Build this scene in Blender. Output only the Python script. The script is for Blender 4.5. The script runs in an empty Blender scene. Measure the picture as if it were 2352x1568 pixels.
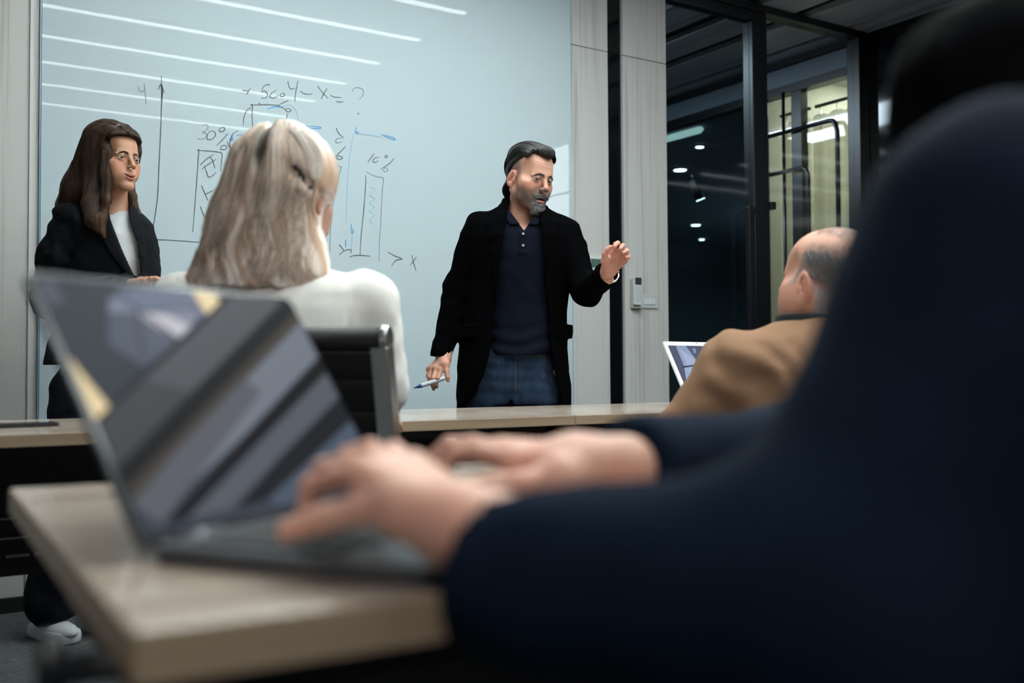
import bpy, bmesh, math, random
import numpy as np
from mathutils import Vector, Matrix
random.seed(4); rng = np.random.default_rng(7)
PI = math.pi
S = bpy.context.scene
COL = S.collection

# ------------------------------------------------------------------ camera
CAMZ = 0.90
FP = 2369.33                       # focal length in pixels of a 2352 px wide frame
YAW, PITCH, ROLL = 0.57641, 0.029778, -0.0056649
fwd = np.array([math.sin(YAW)*math.cos(PITCH), math.cos(YAW)*math.cos(PITCH), math.sin(PITCH)])
_r = np.cross(fwd, [0, 0, 1]); _r /= np.linalg.norm(_r); _u = np.cross(_r, fwd)
rt = _r*math.cos(ROLL)+_u*math.sin(ROLL); up = -_r*math.sin(ROLL)+_u*math.cos(ROLL)
CAM = np.array([0, 0, CAMZ])
cd = bpy.data.cameras.new('camera'); cam = bpy.data.objects.new('camera', cd); COL.objects.link(cam)
cd.sensor_width = 36.0; cd.lens = FP*36.0/2352; cd.clip_start = 0.02; cd.clip_end = 60
cam.matrix_world = Matrix(((rt[0], up[0], -fwd[0], 0), (rt[1], up[1], -fwd[1], 0), (rt[2], up[2], -fwd[2], CAMZ), (0, 0, 0, 1)))
cd.dof.use_dof = True; cd.dof.focus_distance = 3.8; cd.dof.aperture_fstop = 2.7
S.camera = cam

# ------------------------------------------------------------------ world, exposure
S.view_settings.view_transform = 'Standard'; S.view_settings.look = 'None'
S.view_settings.gamma = 1.0; S.view_settings.use_curve_mapping = False
S.view_settings.exposure = 0.5
w = bpy.data.worlds.new('world'); S.world = w; w.use_nodes = True
w.node_tree.nodes['Background'].inputs[0].default_value = (0.55, 0.68, 0.85, 1)
w.node_tree.nodes['Background'].inputs[1].default_value = 0.05
STRIP_POWER = 35

# ------------------------------------------------------------------ geometry of the picture
FH = np.array([math.sin(YAW), math.cos(YAW), 0.0]); RH = np.array([math.cos(YAW), -math.sin(YAW), 0.0])
def ray(px, py): return rt*((px-1176)/FP)+up*(-(py-784)/FP)+fwd
def on(px, py, ax, v):                       # point seen at a pixel on the plane  coordinate[ax] = v
    d = ray(px, py); return CAM+d*((v-CAM[ax])/d[ax])
def atY(px, py, Y):                          # point seen at a pixel at horizontal depth Y
    d = ray(px, py); return CAM+d*(Y/(d@FH))

# ------------------------------------------------------------------ materials
MATS = {}
def mat(name, color=(.5, .5, .5), rough=.5, metal=0., spec=.5, bump=None, coat=0., alpha=None, trans=0., emit=None, noise=None, sheen=0., sss=0., attr=None):
    if name in MATS: return MATS[name]
    m = bpy.data.materials.new(name); m.use_nodes = True; nt = m.node_tree; N = nt.nodes; L = nt.links
    b = N['Principled BSDF']
    b.inputs['Base Color'].default_value = (*color, 1); b.inputs['Roughness'].default_value = rough
    b.inputs['Metallic'].default_value = metal; b.inputs['Specular IOR Level'].default_value = spec
    b.inputs['Coat Weight'].default_value = coat; b.inputs['Coat Roughness'].default_value = .012
    if trans: b.inputs['Transmission Weight'].default_value = trans
    if sheen: b.inputs['Sheen Weight'].default_value = sheen; b.inputs['Sheen Roughness'].default_value = .4
    if sss:
        b.inputs['Subsurface Weight'].default_value = sss; b.inputs['Subsurface Radius'].default_value = (.01, .004, .002); b.inputs['Subsurface Scale'].default_value = 1.0
    if emit: b.inputs['Emission Color'].default_value = (*emit[0], 1); b.inputs['Emission Strength'].default_value = emit[1]
    src = None
    if attr:
        a = N.new('ShaderNodeAttribute'); a.attribute_name = 'col'; src = a.outputs['Color']
    if noise:                                # (scale xyz, amount, detail) value variation of the base colour
        sc, amt, det = noise
        t = N.new('ShaderNodeTexCoord'); mp = N.new('ShaderNodeMapping'); mp.inputs['Scale'].default_value = sc
        n = N.new('ShaderNodeTexNoise'); n.inputs['Scale'].default_value = 1; n.inputs['Detail'].default_value = det; n.inputs['Roughness'].default_value = .6
        L.new(t.outputs['Object'], mp.inputs[0]); L.new(mp.outputs[0], n.inputs['Vector'])
        mr = N.new('ShaderNodeMapRange'); mr.inputs[1].default_value = .3; mr.inputs[2].default_value = .7
        mr.inputs[3].default_value = 1-amt; mr.inputs[4].default_value = 1+amt
        L.new(n.outputs[0], mr.inputs[0])
        mx = N.new('ShaderNodeMix'); mx.data_type = 'RGBA'; mx.blend_type = 'MULTIPLY'; mx.inputs[0].default_value = 1
        if src: L.new(src, mx.inputs[6])
        else: mx.inputs[6].default_value = (*color, 1)
        L.new(mr.outputs[0], mx.inputs[7]); src = mx.outputs[2]
    if src: L.new(src, b.inputs['Base Color'])
    if bump:
        sc, st = bump
        t = N.new('ShaderNodeTexCoord'); n = N.new('ShaderNodeTexNoise'); n.inputs['Scale'].default_value = sc; n.inputs['Detail'].default_value = 3
        bp = N.new('ShaderNodeBump'); bp.inputs['Strength'].default_value = st; bp.inputs['Distance'].default_value = .002
        L.new(t.outputs['Object'], n.inputs['Vector']); L.new(n.outputs[0], bp.inputs['Height']); L.new(bp.outputs[0], b.inputs['Normal'])
    MATS[name] = m; return m

def wood(name, c1, c2, axis='Z', rough=.5, spec=.4, grain=1.0, coat=0.):
    if name in MATS: return MATS[name]
    m = bpy.data.materials.new(name); m.use_nodes = True; nt = m.node_tree; N = nt.nodes; L = nt.links
    b = N['Principled BSDF']; b.inputs['Roughness'].default_value = rough; b.inputs['Specular IOR Level'].default_value = spec; b.inputs['Coat Weight'].default_value = coat; b.inputs['Coat Roughness'].default_value = .08
    t = N.new('ShaderNodeTexCoord')
    fine = {'X': (1.2, 60, 60), 'Y': (60, 1.2, 60), 'Z': (60, 60, 1.0)}[axis]
    big = {'X': (.5, 9, 9), 'Y': (9, .5, 9), 'Z': (9, 9, .45)}[axis]
    out = []
    for sc, det in ((fine, 4), (big, 3)):
        mp = N.new('ShaderNodeMapping'); mp.inputs['Scale'].default_value = [s*grain for s in sc]
        n = N.new('ShaderNodeTexNoise'); n.inputs['Scale'].default_value = 1; n.inputs['Detail'].default_value = det; n.inputs['Distortion'].default_value = .6
        L.new(t.outputs['Object'], mp.inputs[0]); L.new(mp.outputs[0], n.inputs['Vector']); out.append(n.outputs[0])
    ad = N.new('ShaderNodeMath'); ad.operation = 'ADD'; L.new(out[0], ad.inputs[0]); L.new(out[1], ad.inputs[1])
    cr = N.new('ShaderNodeValToRGB'); cr.color_ramp.elements[0].position = .78; cr.color_ramp.elements[1].position = 1.2
    cr.color_ramp.elements[0].color = (*c1, 1); cr.color_ramp.elements[1].color = (*c2, 1)
    h = N.new('ShaderNodeMath'); h.operation = 'MULTIPLY'; h.inputs[1].default_value = 1.0
    L.new(ad.outputs[0], h.inputs[0]); L.new(h.outputs[0], cr.inputs[0]); L.new(cr.outputs[0], b.inputs['Base Color'])
    cr.color_ramp.elements[1].position = 1.0; cr.color_ramp.elements[0].position = .72
    MATS[name] = m; return m

def emis(name, color, strength):
    if name in MATS: return MATS[name]
    m = bpy.data.materials.new(name); m.use_nodes = True; b = m.node_tree.nodes['Principled BSDF']
    b.inputs['Base Color'].default_value = (.005, .005, .005, 1); b.inputs['Roughness'].default_value = .3; b.inputs['Specular IOR Level'].default_value = .03
    b.inputs['Emission Color'].default_value = (*color, 1); b.inputs['Emission Strength'].default_value = strength
    MATS[name] = m; return m

def glass(name, tint=(1, 1, 1), transp=.9, rough=.0):
    if name in MATS: return MATS[name]
    m = bpy.data.materials.new(name); m.use_nodes = True; N = m.node_tree.nodes; L = m.node_tree.links
    N.remove(N['Principled BSDF']); o = N['Material Output']
    t = N.new('ShaderNodeBsdfTransparent'); t.inputs[0].default_value = (*tint, 1)
    g = N.new('ShaderNodeBsdfGlossy'); g.inputs['Roughness'].default_value = rough
    lw = N.new('ShaderNodeFresnel'); ge = N.new('ShaderNodeNewGeometry'); io = N.new('ShaderNodeMapRange'); io.inputs[3].default_value = 1.5; io.inputs[4].default_value = 1/1.5
    L.new(ge.outputs['Backfacing'], io.inputs[0]); L.new(io.outputs[0], lw.inputs['IOR'])
    mx = N.new('ShaderNodeMixShader'); L.new(lw.outputs[0], mx.inputs[0]); L.new(t.outputs[0], mx.inputs[1]); L.new(g.outputs[0], mx.inputs[2]); L.new(mx.outputs[0], o.inputs[0])
    MATS[name] = m; return m

# ------------------------------------------------------------------ object helpers
def tag(o, label=None, cat=None, group=None, kind=None):
    if label: o['label'] = label
    if cat: o['category'] = cat
    if group: o['group'] = group
    if kind: o['kind'] = kind
    return o
def empty(name, loc=(0, 0, 0), rz=0, label=None, cat=None, group=None):
    o = bpy.data.objects.new(name, None); COL.objects.link(o); o.location = loc; o.rotation_euler = (0, 0, rz); o.empty_display_size = .05
    return tag(o, label, cat, group)
def link(name, me, m=None, parent=None, kind=None, smooth=False):
    o = bpy.data.objects.new(name, me); COL.objects.link(o)
    if m is not None: me.materials.append(m)
    if parent is not None: o.parent = parent
    if kind: o['kind'] = kind
    if smooth:
        me.polygons.foreach_set('use_smooth', [True]*len(me.polygons))
    return o
class MB:                                     # collects shapes into one mesh
    def __init__(s): s.v = []; s.f = []
    def add(s, vs, fs):
        n = len(s.v); s.v += [tuple(map(float, v)) for v in vs]; s.f += [tuple(i+n for i in f) for f in fs]; return s
    def box(s, lo, hi):
        x0, y0, z0 = lo; x1, y1, z1 = hi
        return s.add([(x0, y0, z0), (x1, y0, z0), (x1, y1, z0), (x0, y1, z0), (x0, y0, z1), (x1, y0, z1), (x1, y1, z1), (x0, y1, z1)],
                     [(3, 2, 1, 0), (4, 5, 6, 7), (0, 1, 5, 4), (1, 2, 6, 5), (2, 3, 7, 6), (3, 0, 4, 7)])
    def tube(s, pts, r, n=10, cap=True, flat=None):
        pts = [np.array(p, float) for p in pts]; m = len(pts)
        rs = r if hasattr(r, '__len__') else [r]*m
        t0 = pts[1]-pts[0]; ref = np.array([0, 0, 1.]) if abs(t0[2]) < .9*np.linalg.norm(t0) else np.array([1., 0, 0])
        vs = []
        for i in range(m):
            t = pts[min(i+1, m-1)]-pts[max(i-1, 0)]; t /= np.linalg.norm(t)+1e-12
            a = ref-t*(ref@t); a /= np.linalg.norm(a)+1e-12; b = np.cross(t, a); ref = a
            for k in range(n):
                an = 2*PI*k/n; q = a*math.cos(an)*(flat or 1)+b*math.sin(an); vs.append(pts[i]+q*rs[i])
        fs = [(i*n+k, i*n+(k+1) % n, (i+1)*n+(k+1) % n, (i+1)*n+k) for i in range(m-1) for k in range(n)]
        if cap: fs += [tuple(range(n-1, -1, -1)), tuple((m-1)*n+k for k in range(n))]
        return s.add(vs, fs)
    def prism(s, poly, axis, a, b):           # extrude a 2-D outline along an axis
        n = len(poly)
        def P(p, c):
            q = list(p); q.insert(axis, c); return q
        vs = [P(p, a) for p in poly]+[P(p, b) for p in poly]
        fs = [tuple(range(n-1, -1, -1)), tuple(range(n, 2*n))]+[(i, (i+1) % n, n+(i+1) % n, n+i) for i in range(n)]
        return s.add(vs, fs)
    def build(s, name, m, parent=None, bevel=0, smooth=False, kind=None, label=None):
        me = bpy.data.meshes.new(name); me.from_pydata(s.v, [], s.f)
        bm = bmesh.new(); bm.from_mesh(me); bmesh.ops.recalc_face_normals(bm, faces=bm.faces)
        if bevel:
            bmesh.ops.bevel(bm, geom=[e for e in bm.edges if e.is_manifold and e.calc_face_angle(0) > .5], offset=bevel, segments=2, affect='EDGES', profile=.6)
        bm.to_mesh(me); bm.free()
        o = link(name, me, m, parent, kind)
        if smooth:
            me.polygons.foreach_set('use_smooth', [True]*len(me.polygons))
        if label: o['label'] = label
        return o
def box(name, lo, hi, m, parent=None, bevel=0, kind=None, label=None):
    return MB().box(lo, hi).build(name, m, parent, bevel, kind=kind, label=label)
def rrect(x0, y0, x1, y1, r, n=5):
    out = []
    for cx, cy, a0 in ((x1-r, y1-r, 0), (x0+r, y1-r, 90), (x0+r, y0+r, 180), (x1-r, y0+r, 270)):
        for k in range(n+1):
            a = math.radians(a0+90*k/n); out.append((cx+r*math.cos(a), cy+r*math.sin(a)))
    return out
# ------------------------------------------------------------------ setting
W = 4.35; CEIL = 3.09; XR = 5.57; XL = -2.6; YB = -3.2; H = .78
def wx(px, py=700): return on(px, py, 1, W)[0]
M_panel = wood('ash_panel', (.40, .385, .36), (.57, .565, .55), 'Z', .45)
M_white = mat('ceiling_white', (.62, .66, .70), .8)
M_ceilwood = wood('ceiling_board', (.30, .305, .325), (.48, .49, .52), 'Y', .55, grain=.6)
M_black = mat('black_metal', (.007, .008, .01), .35)
M_blackm = mat('black_matt', (.008, .009, .01), .6)
M_carpet = mat('carpet', (.085, .09, .095), .95, noise=((35, 70, 35), .5, 5), bump=(400, .6))
M_dark = mat('dark_wall', (.02, .023, .028), .5)
M_chrome = mat('chrome', (.80, .80, .79), .24, metal=1)
M_strip = emis('strip_light', (.90, 1.0, .97), STRIP_POWER)
M_greywall = mat('grey_wall', (.20, .24, .29), .6)

box('floor', (XL, YB, -.05), (11, 11, 0), M_carpet, kind='structure')
ce = box('ceiling', (XL, YB, CEIL), (3.2, W+.1, CEIL+.1), M_white, kind='structure')
# planked ceiling over the right half, dark joints between the boards
gaps = [(3.2, 3.24), (3.56, 3.70), (4.02, 4.16), (4.47, 4.61), (4.88, 5.0), (5.36, 5.42)]
box('ceiling', (3.2, YB, CEIL+.04), (XR+.1, 7.5, CEIL+.1), M_blackm, kind='structure')
x = 3.24; cb = empty('ceiling_boards'); tag(cb, kind='structure')
for g0, g1 in gaps[1:]+[(XR, XR)]:
    box('plank', (x, YB, CEIL), (g0, 7.5, CEIL+.04), M_ceilwood, cb, .003); x = g1

# wall with the board: ash panels, black recess, glass partition
wb = empty('wall_back'); tag(wb, kind='structure')
bx0, bx1 = wx(90), wx(1312); pA1 = wx(1398); pB0 = wx(1431); pB1 = wx(1532)
box('backing', (XL, W+.03, 0), (pB1-.005, W+.12, CEIL), M_dark, wb)
jz = on(1313, 104, 1, W)[2]
edges = [XL, -1.2, -.15, wx(66, 900)]
for i in range(3):
    for z0, z1 in ((.055, jz-.003), (jz+.003, CEIL)):
        box('panel', (edges[i]+.003, W, z0), (edges[i+1]-.003, W+.03, z1), M_panel, wb, .002)
box('panel', (wx(66, 900)+.004, W, .055), (bx0-.006, W+.03, CEIL), M_panel, wb, .002)
M_bead = mat('pale_bead', (.62, .63, .62), .35)
box('bead', (wx(66, 900)-.006, W-.008, .055), (wx(66, 900)+.006, W, CEIL), M_bead, wb)
for a, b in ((bx1+.004, pA1-.002), (pB0+.002, pB1)):
    for z0, z1 in ((.055, jz-.002), (jz+.002, CEIL)):
        box('panel', (a, W-.012, z0), (b, W+.03, z1), M_panel, wb, .002)
M_gloss = mat('black_glass', (.004, .005, .007), .06)
for z0, z1 in ((0, jz-.0015), (jz+.0015, CEIL)): box('black_recess_panel', (pA1, W+.004, z0), (pB0, W+.03, z1), M_gloss, wb)
box('panel', (bx0, W, .055), (bx1, W+.03, .62), M_panel, wb)
box('baseboard_back', (XL, W-.015, 0), (pB1, W+.03, .055), M_blackm, kind='structure')
# other walls
box('wall_left', (XL-.1, YB, 0), (XL, W+.1, CEIL), mat('left_wall', (.10, .105, .11), .7), kind='structure')
box('wall_front', (XL, YB-.1, 0), (XR, YB, CEIL), mat('front_wall', (.07, .075, .08), .7), kind='structure')
wr = box('wall_right', (XR, YB, 0), (XR+.06, W+.05, CEIL), M_gloss, kind='structure')
wl_ = empty('wall_light', (0, 0, 0), 0, 'tall lit glass panel on the right hand wall', 'light')
box('diffuser', (XR-.022, .68, 2.12), (XR-.015, 1.12, 2.98), emis('wall_panel_lamp', (.92, .97, 1.0), 24.0), wl_)
MB().box((XR-.03, .65, 2.09), (XR-.001, .68, 3.01)).box((XR-.03, 1.12, 2.09), (XR-.001, 1.15, 3.01)).box((XR-.03, .68, 2.09), (XR-.001, 1.12, 2.12)).box((XR-.03, .68, 2.98), (XR-.001, 1.12, 3.01)).build('frame', M_black, wl_)
box('divider', (XR-.032, .68, 2.53), (XR-.0225, 1.12, 2.55), M_black, wl_)

# whiteboard
wbd = empty('whiteboard', (0, 0, 0), 0, 'large pale blue glass whiteboard with handwritten sums and a bar chart', 'whiteboard')
m = mat('board_glass', (.52, .615, .665), .5, spec=.0, coat=.19)
box('glass_panel', (bx0, W-.012, .63), (bx1, W, CEIL-.005), m, wbd, .0015)
box('edge_strip', (bx0-.006, W-.011, .63), (bx0-.001, W-.001, CEIL-.005), mat('edge_blue', (.22, .36, .47), .2), wbd)
box('edge_strip', (bx1+.001, W-.011, .63), (bx1+.004, W-.001, CEIL-.005), mat('edge_blue'), wbd)
INK = mat('black_ink', (.06, .07, .085), .5); INKB = mat('blue_ink', (.05, .33, .66), .5); INKF = mat('faint_blue_ink', (.32, .52, .68), .5); INKG = mat('faint_ink', (.20, .25, .30), .5)
def stroke(uv, m=INK, wd=1.0, name='marker_stroke'):
    P = [on(300+u/3.267, 160+v/3.267, 1, W-.0135) for u, v in uv]
    Q = []
    n = len(P)
    for i in range(n-1):                     # Catmull-Rom through the points
        p0, p1, p2, p3 = P[max(i-1, 0)], P[i], P[i+1], P[min(i+2, n-1)]
        for k in range(4):
            t = k/4; Q.append(.5*((2*p1)+(-p0+p2)*t+(2*p0-5*p1+4*p2-p3)*t*t+(-p0+3*p1-3*p2+p3)*t**3))
    Q.append(P[-1]); k = len(Q)
    rr = [.0017*wd*(.55+.45*math.sin(PI*min(1, (i+.6)/k*1.0))+.1*math.sin(i*1.7)) for i in range(k)]
    mb = MB(); vs = []
    for i in range(k):
        t = Q[min(i+1, k-1)]-Q[max(i-1, 0)]; t[1] = 0; t /= np.linalg.norm(t)+1e-9; nn = np.array([-t[2], 0, t[0]])
        vs += [Q[i]+nn*rr[i], Q[i]-nn*rr[i], Q[i]+nn*rr[i]+[0, .0012, 0], Q[i]-nn*rr[i]+[0, .0012, 0]]
    fs = []
    for i in range(k-1):
        a = 4*i; b = a+4; fs += [(a, a+1, b+1, b), (a+2, b+2, b+3, a+3), (a, b, b+2, a+2), (a+1, a+3, b+3, b+1)]
    fs += [(0, 2, 3, 1), (4*k-4, 4*k-3, 4*k-1, 4*k-2)]
    mb.add(vs, fs); return mb.build(name, m, wbd)
BL = [
 [(233,45),(233,110),(237,160),(232,280),(225,480),(212,750),(203,950),(180,1120),(160,1240),(168,1270),(300,1278),(530,1295)],
 [(208,150),(228,110),(255,175)],
 [(60,125),(65,155),(80,165),(95,160),(103,145)], [(103,100),(110,180),(118,262)],
 [(840,155),(885,160)], [(870,185),(900,140)],
 [(1000,122),(985,165),(1010,160),(1028,185),(1015,210),(980,212)], [(1000,122),(1030,110),(1045,120)],
 [(1095,152),(1060,175),(1045,200),(1060,212),(1085,208),(1110,190)],
 [(1130,180),(1122,195),(1140,202),(1158,190),(1150,178),(1130,180)],
 [(1185,230),(1150,245),(1110,265)], [(1180,290),(1165,300),(1175,315),(1200,312),(1203,298),(1180,290)],
 [(1180,85),(1190,130),(1210,145),(1235,138)], [(1257,82),(1245,140),(1235,200),(1236,240)],
 [(1275,160),(1310,182),(1365,182)],
 [(1403,122),(1440,170),(1482,215)], [(1475,140),(1450,180),(1432,220)],
 [(1500,190),(1530,205),(1580,208)], [(1543,235),(1565,243),(1600,238)],
 [(1665,165),(1670,145),(1700,133),(1740,145),(1748,175),(1735,205),(1715,222)], [(1704,323),(1716,335)],
 [(900,265),(915,265),(912,350),(920,480)], [(960,248),(975,262)], [(905,265),(1000,262),(1100,268),(1165,300)], [(1178,330),(1165,380),(1155,440)],
 [(905,280),(870,310),(850,360),(845,415)],
 [(540,418),(570,410),(582,435),(560,460),(540,470),(565,475),(570,500),(540,520),(500,515)],
 [(600,460),(580,480),(575,515),(590,525),(620,515),(638,485),(625,462),(600,460)],
 [(680,435),(665,450),(672,465),(695,462),(708,445),(700,432),(680,435)], [(730,480),(690,525),(645,570)],
 [(700,565),(680,575),(678,595),(695,600),(720,590),(718,570),(700,565)],
 [(810,455),(770,480),(750,520),(745,560),(755,600),(780,625)], [(725,540),(740,575),(770,612)],
 [(500,605),(512,600),(510,640),(495,850),(480,1050),(467,1218)], [(505,605),(560,608),(640,615),(685,628),(682,690),(675,760)],
 [(520,715),(570,670),(622,635)], [(598,655),(620,690),(632,740)], [(640,672),(590,705),(535,745)], [(553,720),(570,765),(585,805),(615,795),(642,770)],
 [(533,868),(550,910),(580,980)], [(560,935),(620,905)], [(523,1025),(540,1070),(560,1120)],
 [(1425,535),(1398,585)], [(1490,570),(1465,568),(1435,578),(1430,605),(1445,610)],
 [(1590,512),(1545,520),(1542,545),(1560,548),(1590,540)], [(1545,435),(1560,475),(1600,510)],
 [(1615,575),(1570,620),(1530,660)], [(1560,645),(1545,662),(1560,672),(1585,668),(1588,655),(1560,645)],
 [(1495,712),(1580,728),(1578,745),(1550,850),(1520,1000),(1500,1200),(1497,1370)],
 [(1450,1060),(1500,1015)], [(1450,1085),(1500,1060)], [(1450,1130),(1485,1125),(1470,1150),(1445,1165)], [(1455,1250),(1485,1220)],
 [(1828,628),(1805,660),(1780,695)], [(1868,655),(1830,665),(1820,690),(1840,695),(1860,680)],
 [(1915,640),(1908,655),(1920,660),(1928,645),(1915,640)], [(1978,665),(1940,705),(1878,745)], [(1905,735),(1898,755),(1910,767),(1928,758),(1925,738),(1905,735)],
 [(1770,765),(1815,790),(1860,805),(1897,815),(1890,900),(1880,1100),(1868,1300),(1866,1440)], [(1763,790),(1765,850),(1750,1050),(1730,1250),(1722,1395)],
 [(1645,1405),(1680,1393),(1740,1393),(1800,1398)],
 [(1930,1367),(1980,1395),(2040,1420),(1990,1430),(1957,1475)], [(2110,1390),(2125,1450),(2142,1508)], [(2145,1405),(2120,1440),(2098,1465)],
 [(1565,1390),(1610,1355),(1655,1350),(1652,1378)], [(1565,1310),(1600,1355)]]
for i, s in enumerate(BL): stroke(s, INKG if i in (2, 3, 19, 26, 44, 48, 49, 57, 58) else INK, 1.0 if i != 0 else 1.1)
stroke([(229,108),(236,160),(234,240)], INK, 1.9)
for s in ([(1028,298),(1060,282),(1100,278),(1140,278)], [(1295,428),(1350,440),(1420,440),(1425,432),(1380,425),(1295,425)], [(1320,440),(1345,465),(1370,475),(1385,495)],
          [(740,525),(775,520)], [(765,495),(758,540)], [(795,495),(830,488),(820,530),(805,580)], [(790,548),(825,545)], [(850,520),(860,500),(875,515),(878,530)], [(890,520),(902,498)],
          [(1695,430),(1690,475),(1712,470),(1680,463)], [(1880,485),(1910,500),(1980,528),(1975,510),(1900,488)], [(1655,1155),(1660,1225),(1672,1220),(1665,1190)], [(1615,1275),(1615,1330)]):
    stroke(s, INKB, 1.15)
for s in ([(1140,278),(1190,262),(1230,290),(1255,340),(1257,420)], [(1675,480),(1660,560),(1640,700),(1625,900),(1620,1150)], [(1700,480),(1800,490),(1880,505)], [(1665,1240),(1655,1350)],
          [(1790,880),(1835,900),(1795,940),(1835,970),(1795,1000),(1832,1030),(1790,1060),(1830,1090),(1795,1130),(1825,1160)]):
    stroke(s, INKF, 1.1)

# ceiling light strips (their reflections show in the glass of the board)
for k in range(7):
    y = 3.31-.600*k
    t = empty('ceiling_light', (0, 0, 0), 0, ['thin white light strip in the ceiling nearest the board', 'second light strip from the board', 'third light strip from the board', 'fourth light strip from the board', 'fifth light strip from the board', 'sixth light strip from the board', 'farthest light strip from the board'][k], 'light', 'ceiling light strips')
    box('diffuser', (.72, y-.033, CEIL-.004), (3.165, y+.033, CEIL-.001), M_strip, t)
    f = MB().box((.71, y-.039, CEIL-.006), (3.175, y-.033, CEIL)).box((.71, y+.033, CEIL-.006), (3.175, y+.039, CEIL)); f.build('frame', M_white, t)

pl_ = empty('added_fill_panel', (0, 0, 0), 0, 'added fill light panel on the ceiling, unseen behind the camera', 'light')  # added fill: unseen lamp that brightens the foreground from behind
box('diffuser', (-1.5, -1.9, CEIL-.012), (-.3, -.9, CEIL-.002), emis('back_fill_lamp', (1.0, .98, .96), 9.5), pl_)
MB().box((-1.53, -1.93, CEIL-.02), (-1.5, -.87, CEIL)).box((-.3, -1.93, CEIL-.02), (-.27, -.87, CEIL)).box((-1.5, -1.93, CEIL-.02), (-.3, -1.9, CEIL)).box((-1.5, -.9, CEIL-.02), (-.3, -.87, CEIL)).build('frame', M_white, pl_)
# glass partition: posts, header beams, door
gp = empty('door_1'); tag(gp, kind='structure')
zb0 = on(1750, 36, 1, W)[2]; zb1 = on(1786, 0, 1, W)[2]; zi = on(1712, 48, 1, W)[2]
p0, p1 = wx(1728, 735), wx(1761, 735); q0, q1 = wx(1964, 460), wx(1995, 460)
box('header_beam', (pB1, W-.05, zb0), (XR, W+.05, CEIL), M_black, gp, .003)
box('head_rail', (pB1, W-.03, zi), (p0, W+.04, zb0), M_black, gp, .003)
box('post', (p0, W-.03, 0), (p1, W+.05, zb0), M_black, gp, .004)
box('post', (q0, W-.05, 0), (XR-.002, W+.05, CEIL), M_black, gp, .004)
box('floor_rail', (pB1, W-.02, 0), (q0, W+.03, .06), M_black, gp)
G = glass('clear_glass', (.86, .9, .92))
GD = glass('dark_glass', (.62, .68, .70))
box('pane', (pB1, W-.004, .06), (p0, W+.004, zi), GD, gp, label='smoked glass door leaf')
box('pane', (p1, W-.004, .06), (q0, W+.004, zb0), G, gp)
hx = wx(1706, 600); hz1 = on(1706, 478, 1, W)[2]
h = box('handle', (hx-.018, W-.075, .55), (hx+.018, W-.045, hz1), M_black, gp, .003)
hh = MB().box((hx-.018, W-.05, hz1-.03), (p0, W-.01, hz1)).box((hx-.018, W-.05, .55), (p0, W-.01, .58)); hh.build('bracket', M_black, h)
h2 = box('latch_block', (p1-.01, W-.06, on(1755, 483, 1, W)[2]), (p1+.03, W-.02, on(1755, 466, 1, W)[2]), M_black, gp, .003)

# corridor wall beyond the partition with curtained office window
cw = empty('wall_corridor'); tag(cw, kind='structure')
zt = 2.905
box('bulkhead', (XR, W+.05, zt), (XR+.1, 8.5, CEIL), M_greywall, cw)
box('cornice', (XR-.04, W+.05, CEIL-.05), (XR, 8.5, CEIL), M_blackm, cw)
box('head_rail', (XR-.03, W+.05, zt-.06), (XR+.06, 8.5, zt), M_black, cw)
ya = on(1760, 300, 0, XR)[1]; yb = on(1822, 300, 0, XR)[1]; yc = on(1845, 300, 0, XR)[1]
box('mullion', (XR-.02, yc, 0), (XR+.05, yb, zt), M_black, cw, .003)
box('mullion', (XR-.02, ya+.02, 0), (XR+.05, ya+.14, zt), M_black, cw, .003)
box('pane', (XR+.01, W+.05, 0), (XR+.016, ya, zt-.06), glass('office_glass', (.85, .87, .84)), cw)
box('pane', (XR+.01, ya+.12, 0), (XR+.016, 8.5, zt-.06), GD, cw)
def bar(pts, r=.016, n=8):
    return MB().tube(pts, r, n).build('decorative_bar', M_black, cw, smooth=True)
def yz(px, py): q = on(px, py, 0, XR-.04); return (XR-.04, q[1], q[2])
a = yz(1757, 316); b = yz(1905, 277); c = yz(1918, 283); d = yz(1923, 300); e = (XR-.04, d[1], .3)
bar([a, b, yz(1914, 277.5), c, d, e])
a = yz(1757, 404); b = yz(1845, 385); c = yz(1852, 389); d = yz(1856, 400); e = (XR-.04, d[1], .3)
bar([a, b, c, d, e])
t = yz(1799, 225); bar([(XR-.04, t[1], zt-.05), (XR-.04, t[1], .2)], .012)
# office behind the curtain
M_office = mat('office_wall', (.5, .5, .44), .8)
of = empty('wall_office'); tag(of, kind='structure')
box('back_wall', (7.6, W-.1, 0), (7.7, ya+.15, CEIL), M_office, of)
box('side_wall', (XR+.06, W-.2, 0), (7.7, W-.1, CEIL), M_office, of)
box('side_wall', (XR+.06, ya+.05, 0), (7.7, ya+.15, CEIL), M_office, of)
box('office_ceiling', (XR+.06, W-.2, CEIL), (7.7, ya+.15, CEIL+.05), M_office, of)
cm = bpy.data.materials.new('curtain_cloth'); cm.use_nodes = True; N = cm.node_tree.nodes; L = cm.node_tree.links
bs = N['Principled BSDF']; bs.inputs['Base Color'].default_value = (.62, .60, .48, 1); bs.inputs['Roughness'].default_value = .9
tr = N.new('ShaderNodeBsdfTranslucent'); tr.inputs[0].default_value = (.66, .64, .52, 1); mx = N.new('ShaderNodeMixShader'); mx.inputs[0].default_value = .5
L.new(bs.outputs[0], mx.inputs[1]); L.new(tr.outputs[0], mx.inputs[2]); L.new(mx.outputs[0], N['Material Output'].inputs[0])
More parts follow.
